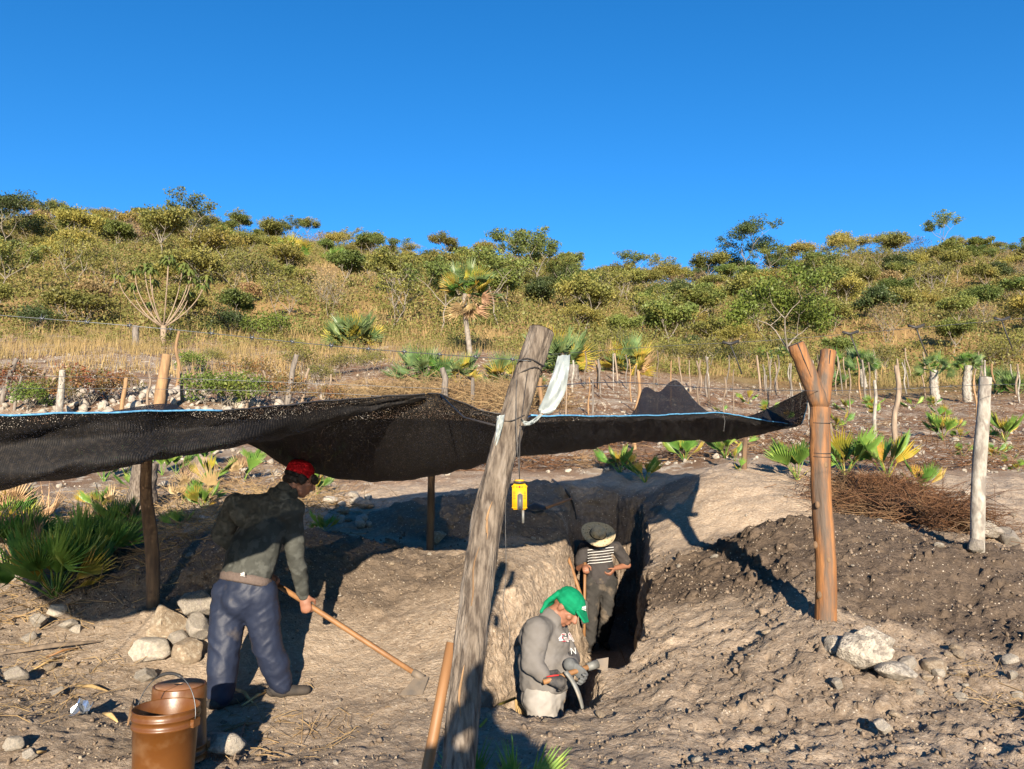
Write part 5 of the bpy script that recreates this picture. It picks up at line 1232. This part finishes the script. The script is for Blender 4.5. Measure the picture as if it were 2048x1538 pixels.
hb = nek + Vector((.0, -.02, .005)); blob('hood', [ell(hb + Vector((.0, -.04, -.015)), .115, .075, .055, (.2, -.25, .9), sd), ell(hb + Vector((.045, -.03, -.045)), .085, .06, .055, (.3, -.4, .8), sd), cap(hb + Vector((-.06, .0, .0)), hb + Vector((.06, .02, .01)), .05, .055)], .008, M['camo'], t, 5, .008, 12)
hb_ = MB(); Rm = frame(up_t, sd); V = []; n = 40
for k, (fz, rr) in enumerate(((.0, .18), (-.03, .198), (.0, .208), (.05, .212), (.10, .213), (.13, .198))):
    V += [lerp(pel, che, fz) + Vector(Rm @ np.array([math.cos(6.2832*j/n)*rr, math.sin(6.2832*j/n)*rr*.68, 0])) * (1 + .012*math.sin(j*2.1)) for j in range(n)]
hb_.add(V, [(i*n+j, i*n+(j+1) % n, (i+1)*n+(j+1) % n, (i+1)*n+j) for i in range(5) for j in range(n)]); hb_.obj('hem_band', M['ribbing'], t)
blob('cuff', [cap(lerp(elR, wrR, .88), lerp(elR, wrR, 1.02), .042, .038)], .006, M['camo'], t, 2)
trs = [cap(pel - up_t*.06, pel, .188, .182, sd, .74), cap(hipL, hipR, .125, .125), ell(at(492, 1200, 5.17), .165, .125, .14)] \
    + chain([hipR, lerp(hipR, knR, .5), knR, lerp(knR, anR, .55), lerp(knR, anR, .95)], [.122, .112, .098, .092, .080]) + chain([hipL, lerp(hipL, knL, .5), knL, lerp(knL, anL, .55), lerp(knL, anL, .97)], [.122, .114, .102, .096, .084]) \
    + [cap(lerp(knR, anR, .86), lerp(knR, anR, .98), .080, .078), cap(lerp(knL, anL, .9), lerp(knL, anL, 1.0), .082, .078)]
blob('trousers', trs, .009, M['navy'], t, 10, .011, 6)
blob('shoe', shoe(anR, (.9, .35), gr), .008, M['boot'], t, 3); blob('shoe', shoe(anL, (.5, .85), gl), .008, M['boot'], t, 3)
cp = hq(-.02, .055); upv = Vector((.30, .25, .9)).normalized()
blob('cap', [ell(cp, .088, .104, .078, upv, sd), ell(cp - upv*.03, .090, .106, .05, upv, sd)], .006, M['redcap'], t, 3, .002, 20)
blob('cap_band', [ell(hq(-.022, .008), .0905, .1075, .034, upv, sd)], .006, M['blackknit'], t, 3)
blob('hair', [ell(hq(-.05, -.028), .078, .06, .045, upv, sd), ell(hq(.075, .030, .02), .045, .03, .03, upv, sd), ell(hq(.09, .018, .0), .04, .025, .022, upv, sd), ell(hq(.0, -.01, .075), .02, .04, .035, upv, sd)], .005, M['hair'], t, 2, .008, 30)
logo(t, lerp(pel, che, .2) + sd*.155 - fw*.13 + Vector((.0, -.02, 0)), (1, -.05, -.18), (0, 0, 1), .018)
tl = thing('hoe', Vector((hoeB.x, hoeB.y, Hs(hoeB.x, hoeB.y))), 'long-handled hoe held by the red-capped digger, blade on the soil', 'tool')
handle(hoeA - hdir*.02, hoeB, .0185, .0175, tl)
e = hoeB + hdir*.02
MB().tube([hoeB - hdir*.05, e + hdir*.01], [.026, .028], 10).obj('socket', M['soilsteel'], tl)
bl = MB(); bz = Hs(hoeB.x - .03, hoeB.y - .1); b0 = e + Vector((-.035, 0, .012)); b1 = e + Vector((.045, 0, .004)); b2 = Vector((hoeB.x + .035, hoeB.y - .12, bz + .004)); b3_ = Vector((hoeB.x - .115, hoeB.y - .13, bz + .002))
bl.add([b0, b1, b2, b3_] + [p + Vector((.004, .007, .0)) for p in (b0, b1, b2, b3_)], [(0, 1, 2, 3), (7, 6, 5, 4), (0, 4, 5, 1), (1, 5, 6, 2), (2, 6, 7, 3), (3, 7, 4, 0)]); bl.obj('blade', M['soilsteel'], tl, False)

# ---- digger with the green cap, in the near trench, in profile
D = 5.6
fl = Hs(at(1085, 1400, D).x, D)
t = thing('person', Vector((at(1085, 1400, D).x, D, fl)), 'person in green cap with neck flap and grey sweatshirt standing waist-deep in the trench', 'person')
fw = Vector((.93, -.30, 0)).normalized(); sd = Vector((-.30, -.93, 0)).normalized()
pel = at(1087, 1388, 5.6); che = at(1086, 1283, 5.6); nek = at(1105, 1230, 5.6); hd = at(1134, 1213, 5.6)
shR = at(1073, 1262, 5.42); shL = at(1112, 1258, 5.78); elR = at(1063, 1325, 5.37); wrR = at(1088, 1352, 5.30); elL = at(1140, 1318, 5.78); wrL = at(1143, 1330, 5.5)
kR = Vector((pel.x + .06, 5.5, fl + .47)); kL = Vector((pel.x + .06, 5.72, fl + .47)); aR = Vector((pel.x - .02, 5.48, fl + .09)); aL = Vector((pel.x + .1, 5.74, fl + .09))
hR = pel + sd*.09; hL = pel - sd*.09
pkA = at(1100, 1360, 5.28); pkB = at(1185, 1331, 5.42); pd = (pkB - pkA).normalized()
fdir = Vector((.62, -.38, -.68)); hp, hq = head(hd, (.66, -.22, .72), fdir, 1.06)
bodyp = hp + [cap(nek, hd, .064, .06)] + chain([pel, che, nek], [.11, .11, .06], sd, .8) + chain([shR, elR, wrR], [.045, .035, .030]) + chain([shL, elL, wrL], [.045, .035, .030]) + [cap(shL, shR, .05, .05), cap(hL, hR, .1, .1)] \
    + chain([hR, kR, aR], [.085, .06, .045]) + chain([hL, kL, aL], [.085, .06, .045])
bodyp = [x for x in bodyp]
blob('body', bodyp, .006, M['skin'], t, 3)
upv = (nek - pel).normalized()
sh = [cap(lerp(pel, che, .14), lerp(pel, che, .6), .168, .180, fw, 1.08, .25), ell(lerp(pel, che, .45) + fw*.075, .13, .15, .15, upv, sd), cap(lerp(pel, che, .6), lerp(che, nek, .45), .175, .12, sd, .85), cap(shL, shR, .09, .095), cap(lerp(che, nek, .4), lerp(che, nek, .86), .11, .082), ell(lerp(che, nek, .1) - fw*.06, .13, .12, .14, upv, sd), ell(lerp(che, nek, -.05) + fw*.07, .15, .12, .13, upv, sd)] \
   + chain([shR, lerp(shR, elR, .5), elR, lerp(elR, wrR, .9)], [.096, .088, .076, .050]) + chain([shL, elL, lerp(elL, wrL, .9)], [.09, .075, .05]) 
blob('sweatshirt', sh, .009, M['greyshirt'], t, 14, .010, 8)
tr = [cap(lerp(pel, che, .12), pel, .15, .162, fw, 1.05), cap(hL, hR, .12, .12)] + chain([hR, kR, lerp(kR, aR, .95)], [.12, .09, .07]) + chain([hL, kL, lerp(kL, aL, .95)], [.12, .09, .07])
blob('trousers', tr, .010, M['greypants'], t, 5, .012, 7)
blob('shoe', shoe(aR, fw, fl), .009, M['boot'], t, 3); blob('shoe', shoe(aL, fw, fl), .009, M['boot'], t, 3)
u2 = Vector((.66, -.22, .72)).normalized(); f2 = (fdir - u2*fdir.dot(u2)).normalized()
gR = pkA + pd*.02
blob('glove', hand(wrR, (gR - wrR) if (gR - wrR).length > .02 else fw, Vector((.2, .75, -.6)), sc=1.22, curl=1.0) + [cap(lerp(elR, wrR, .86), wrR, .043, .04)], .0055, M['glove'], t, 2, label='black glove with red knuckle trim')
MB().tube([wrR + (gR-wrR).normalized()*.055 + Vector((-.035, -.028, .02)), wrR + (gR-wrR).normalized()*.06 + Vector((.0, -.040, .032)), wrR + (gR-wrR).normalized()*.065 + Vector((.035, -.028, .034))], .005, 5).obj('glove_trim', M['red'], t)
blob('glove', hand(pkA + pd*.19 + Vector((-.035, .03, .045)), Vector((.6, -.15, -.45)), Vector((.1, -.8, -.4)), sc=1.2, curl=1.0) + [cap(wrL, pkA + pd*.19 + Vector((-.03, .03, .04)), .05, .045)], .0055, M['greyglove'], t, 2, label='dark grey glove on the far hand')
cpc = hq(-.004, .055)
capm = [ell(cpc, .098, .115, .078, u2, sd), ell(hq(-.01, .03), .100, .118, .055, u2, sd)] + [cap(hq(.09, .052, r), hq(.160, .030, r*.55), .012, .007) for r in np.linspace(-.07, .07, 9)]
blob('cap', capm, .005, M['green'], t, 3, .003, 18)
blob('neck_flap', [cap(hq(-.085, .03, r), hq(-.100, -.060, r*1.05), .022, .016) for r in np.linspace(-.055, .075, 7)] + [cap(hq(-.100, -.060, r*1.05), hq(-.078, -.130, r*1.25), .016, .011) for r in np.linspace(-.055, .075, 7)], .006, M['green'], t, 4, .006, 16)
logo(t, hq(.100, .082, .020) + Vector((0, -.012, .006)), Vector((.75, -.62, -.2)), u2, .022)
c0 = lerp(che, nek, .12) + fw*.140 + sd*.085
Mx = Matrix.Translation(c0) @ Matrix(((.80, .10, .58), (-.58, -.05, -.81), (-.02, .99, -.1))).to_4x4()
Rt = Vector((.80, -.58, .18)).normalized(); Up = Vector((-.12, .12, .98)); Up = (Up - Rt*Up.dot(Rt)).normalized(); Nn = Rt.cross(Up)
def basis(c): return Matrix.Translation(c) @ Matrix((Rt, Up, Nn)).transposed().to_4x4()
from mathutils.bvhtree import BVHTree
sw = bpy.data.objects['sweatshirt'].data; bv = BVHTree.FromPolygons([v.co for v in sw.vertices], [q.vertices[:] for q in sw.polygons])
def on_cloth(o, lift):
    for v in o.data.vertices:
        hit = bv.ray_cast(v.co + Nn*.12, -Nn)
        if hit[0] is not None: v.co = hit[0] + Nn*lift
on_cloth(text_mesh('GA', .078, M['white'], 'chest_letters_outline', t, basis(c0), .003), .001)
on_cloth(text_mesh('GA', .078, M['maroon'], 'chest_letters', t, basis(c0)), .0065)
on_cloth(text_mesh('N', .062, M['white'], 'chest_print', t, basis(c0 + Rt*.07 - Up*.085)), .002)
tl = thing('pickaxe', pkA, 'short-handled pick gripped by the green-capped digger, its curved tine down', 'tool')
handle(pkA - pd*.05, pkB, .017, .018, tl)
MB().tube([pkB - pd*.04, pkB + pd*.04], [.026, .03], 10).obj('eye', M['steel'], tl)
e0 = pkB + pd*.03; s2 = Vector((.05, .0, .04))
MB().add([e0 + Vector((0, 0, .03)), e0 + Vector((.085, 0, .045)), e0 + Vector((.075, -.01, -.045)), e0 + Vector((0, 0, -.03))] + [e0 + Vector((0, .02, .03)), e0 + Vector((.085, .01, .045)), e0 + Vector((.075, .0, -.045)), e0 + Vector((0, .02, -.03))], [(0, 3, 2, 1), (4, 5, 6, 7), (0, 1, 5, 4), (1, 2, 6, 5), (2, 3, 7, 6), (3, 0, 4, 7)]).obj('adze_blade', M['soilsteel'], tl, False)
tn = [at(1131, 1343, 5.24), at(1145, 1362, 5.22), at(1158, 1390, 5.2), at(1168, 1428, 5.18)]
MB().tube([Vector(p) for p in crom(np.array([p[:] for p in tn]), 14)], [.018]*9 + [.017, .016, .014, .012, .008], 8, flat=.55).obj('tine', M['steel'], tl)

# ---- digger with the straw hat, deep in the far trench, facing the camera
D = 9.9
fl = Hs(at(1190, 1280, D).x, D)
t = thing('person', Vector((at(1190, 1280, D).x, D, fl)), 'person in straw hat and striped charcoal shirt resting on a shovel deep in the trench', 'person')
fw = Vector((-.12, -.99, 0)).normalized(); sd = Vector((-1, .1, 0)).normalized()
pel = Vector((at(1202, 1190, D).x, D, fl + .80)); che = Vector((at(1200, 1120, D).x, D + .02, fl + 1.10)); nek = Vector((at(1197, 1090, D).x, D - .03, fl + 1.285)); hd = Vector((at(1193, 1080, D).x, D - .14, fl + 1.375))
shR = at(1168, 1092, 9.88); shL = at(1232, 1092, 9.9); shR.z = fl + 1.235; shL.z = fl + 1.235
elR = shR + Vector((-.07, -.08, -.24)); wrR = at(1170, 1130, 9.62); elL = shL + Vector((.15, .05, -.22)); wrL = at(1231, 1136, 9.82)
hR = pel + sd*.095; hL = pel - sd*.095
aR = Vector((at(1180, 1270, 9.8).x, 9.8, fl + .09)); aL = Vector((at(1206, 1270, 10.0).x, 10.0, fl + .09)); kR = lerp(hR, aR, .5) + Vector((-.01, -.04, 0)); kL = lerp(hL, aL, .5) + Vector((.02, -.05, 0))
hp, hq = head(hd, (.0, -.42, .9), (-.05, -.85, -.5))
sA = at(1170, 1128, 9.6); sB = Vector((at(1168, 1282, 9.5).x, 9.5, at(1168, 1282, 9.5).z))
prims = hp + [cap(nek, hd, .058, .056)] + chain([pel, che, nek], [.13, .15, .07], sd, .7) + chain([shR, elR, wrR], [.048, .042, .028]) + chain([shL, elL, wrL], [.048, .044, .030]) + [cap(shL, shR, .055, .055), cap(hL, hR, .09, .09)] \
    + chain([hR, kR, aR], [.075, .055, .042]) + chain([hL, kL, aL], [.075, .055, .042]) + hand(wrR, (sA + Vector((0, 0, -.01)) - wrR).normalized() * .6 + Vector((.0, -.35, -.35)), Vector((.25, .2, -.9)), sc=1.1) + hand(wrL, Vector((-.55, -.25, -.55)), Vector((-.7, .2, .2)), sc=1.05, curl=.7, thumb_side=-1)
blob('body', prims, .0075, M['skin'], t, 3)
sh = [cap(lerp(pel, che, .02), lerp(pel, che, .6), .176, .170, sd, .72, .2), cap(lerp(pel, che, .6), lerp(che, nek, .45), .178, .145, sd, .68), cap(shL, shR, .075, .075), cap(lerp(che, nek, .6), nek, .10, .075)] + chain([shR, lerp(shR, elR, .75)], [.08, .072]) + chain([shL, lerp(shL, elL, .75)], [.08, .075])
so = blob('shirt', sh, .010, M['charcoal'], t, 5, .010, 8)
# five white chest stripes, laid just proud of the cloth
bm_v = np.array([v.co[:] for v in so.data.vertices]); 
front = bm_v[bm_v[:, 1] < che.y + .02]
for i in range(6):
    zc = lerp(che, nek, .72).z - i * .034; P = []
    for xx in np.linspace(che.x - .165, che.x + .165, 16):
        zz = zc + .035*((xx - che.x)/.165) * .5; m_ = front[(np.abs(front[:, 2] - zz) < .02) & (np.abs(front[:, 0] - xx) < .02)]
        if len(m_): P.append(Vector((xx, m_[:, 1].min() - .002, zz)))
    if len(P) > 3: MB().tube(P, .0055, 4, flat=.6).obj('stripe', M['white'], so)
tr = [cap(lerp(pel, che, .12), pel, .165, .172, sd, .72), cap(hL, hR, .115, .115)] + chain([hR, kR, lerp(kR, aR, .95)], [.115, .092, .075]) + chain([hL, kL, lerp(kL, aL, .95)], [.115, .092, .075])
blob('trousers', tr, .010, M['blackpants'], t, 5, .014, 7)
blob('shoe', shoe(aR, (-.2, -1), fl), .009, M['boot'], t, 3); blob('shoe', shoe(aL, (.25, -1), fl), .009, M['boot'], t, 3)
ha = hq(.02, .055); hu = Vector((.10, -.72, .69)).normalized(); hm = MB(); Rm = frame(hu, (1, 0, 0))
def hatpt(r, a, z): return ha + Vector(Rm @ np.array([r*math.cos(a), r*.92*math.sin(a), z]))
prof = [(.0, .085), (.05, .092), (.075, .085), (.088, .06), (.096, .02), (.100, -.005), (.130, -.016), (.17, -.014), (.205, .006), (.215, .022), (.207, .012), (.17, -.020), (.13, -.022), (.098, -.012)]
V = []; n = 40
for r, z_ in prof:
    for j in range(n):
        a_ = 6.28319*j/n; V.append(hatpt(r, a_, z_ + (.018*math.cos(2*a_) if r > .15 else 0) - (.02*math.exp(-((a_-4.71)/.5)**2) if r < .08 and z_ > .05 else 0)))
hm.add(V, [(i*n+j, i*n+(j+1) % n, (i+1)*n+(j+1) % n, (i+1)*n+j) for i in range(len(prof)-1) for j in range(n)])
hat = hm.obj('straw_hat', M['straw'], t)
MB().tube([hatpt(.1005, a_, .008) for a_ in np.linspace(0, 6.2832, 40)], .0065, 5).obj('hat_band', M['blackknit'], hat)
for i in range(26):
    a_ = i*.2417*2 + (i % 3)*.2; r = (.125, .155, .185)[i % 3]; zz = {.125: -.012, .155: -.0125, .185: .001}[r] + (.018*math.cos(2*a_) if r > .15 else 0)
    MB().tube([hatpt(r, a_, zz), hatpt(r + .014, a_ + .08, zz + .003)], .0032, 4).obj('slit', M['blackknit'], hat)
for i in range(8): MB().tube([hatpt(.092, i*.785, .05), hatpt(.095, i*.785 + .1, .032)], .003, 4).obj('slit', M['blackknit'], hat)
tl = thing('shovel', Vector((sB.x, sB.y, fl)), 'long pale-handled shovel under the hand of the straw-hatted digger', 'tool')
handle(sA + Vector((0, 0, .02)), sB, .018, .019, tl)
e = sB + (sB - sA).normalized() * .22
MB().tube([sB - (sB - sA).normalized()*.05, sB + Vector((0, 0, -.08)), e], [.024, .022, .018], 10).obj('socket', M['steel'], tl)
MB().tube([e, e + Vector((0, -.01, -.05)), e + Vector((-.01, -.03, -.16)), e + Vector((-.01, -.05, -.22))], [.02, .09, .08, .015], 12, flat=.16).obj('blade', M['soilsteel'], tl)

# ---- the photographer, whose shadow falls on the foot of the leaning post
g0 = Hs(.05, -.5)
t = thing('person', (.05, -.5, g0), 'person standing opposite the trench holding up a phone, casting the foreground shadow', 'person')
pel = Vector((.05, -.52, g0 + .92)); che = Vector((.05, -.50, g0 + 1.22)); nek = Vector((.05, -.48, g0 + 1.43)); hd = Vector((.05, -.44, g0 + 1.56)); sd = Vector((1, 0, 0))
shR = Vector((.24, -.48, g0 + 1.36)); shL = Vector((-.14, -.48, g0 + 1.36)); elR = Vector((.27, -.28, g0 + 1.16)); elL = Vector((-.17, -.28, g0 + 1.16)); wrR = Vector((.10, -.10, g0 + 1.34)); wrL = Vector((-.10, -.10, g0 + 1.34))
hR = pel + sd*.09; hL = pel - sd*.09; kR = Vector((.16, -.50, g0 + .48)); kL = Vector((-.06, -.50, g0 + .48)); aR = Vector((.18, -.53, g0 + .09)); aL = Vector((-.08, -.53, g0 + .09))
hp, hq = head(hd, (0, 0, 1), (0, 1, -.05))
blob('body', hp + [cap(nek, hd, .058, .056)] + chain([pel, che, nek], [.13, .15, .07], sd, .7) + chain([shR, elR, wrR], [.05, .042, .03]) + chain([shL, elL, wrL], [.05, .042, .03]) + [cap(shL, shR, .06, .06), cap(hL, hR, .09, .09)] + chain([hR, kR, aR], [.075, .055, .04]) + chain([hL, kL, aL], [.075, .055, .04])
     + hand(wrR, (-.35, .35, .85), (-.8, .3, 0), sc=1.0, curl=.6) + hand(wrL, (.35, .35, .85), (.8, .3, 0), sc=1.0, curl=.6, thumb_side=-1), .009, M['skin'], t, 3)
blob('shirt', [cap(pel, lerp(pel, che, .6), .175, .18, sd, .7), cap(lerp(pel, che, .6), lerp(che, nek, .45), .19, .15, sd, .68), cap(shL, shR, .08, .08)] + chain([shR, elR], [.08, .065]) + chain([shL, elL], [.08, .065]), .012, M['charcoal'], t, 5, .01, 8)
blob('trousers', [cap(lerp(pel, che, .1), pel, .165, .172, sd, .72), cap(hL, hR, .115, .115)] + chain([hR, kR, aR], [.115, .09, .07]) + chain([hL, kL, aL], [.115, .09, .07]), .012, M['blackpants'], t, 5, .012, 7)
blob('shoe', shoe(aR, (0, 1), g0), .010, M['boot'], t, 3); blob('shoe', shoe(aL, (0, 1), g0), .010, M['boot'], t, 3)
blob('cap', [ell(hq(-.012, .06), .088, .105, .07, (0, 0, 1), sd)] + [cap(hq(.08, .05, r), hq(.16, .035, r*.6), .010, .008) for r in np.linspace(-.07, .07, 8)], .007, M['blackknit'], t, 3)
tp = thing('phone', (0, -.06, CAM_H), 'dark phone held up in both hands by the person facing the trench', 'phone')
rbox(Vector((.0, -.06, CAM_H - .005)), .155, .009, .074, .003, 'case', 'blackplastic', tp)
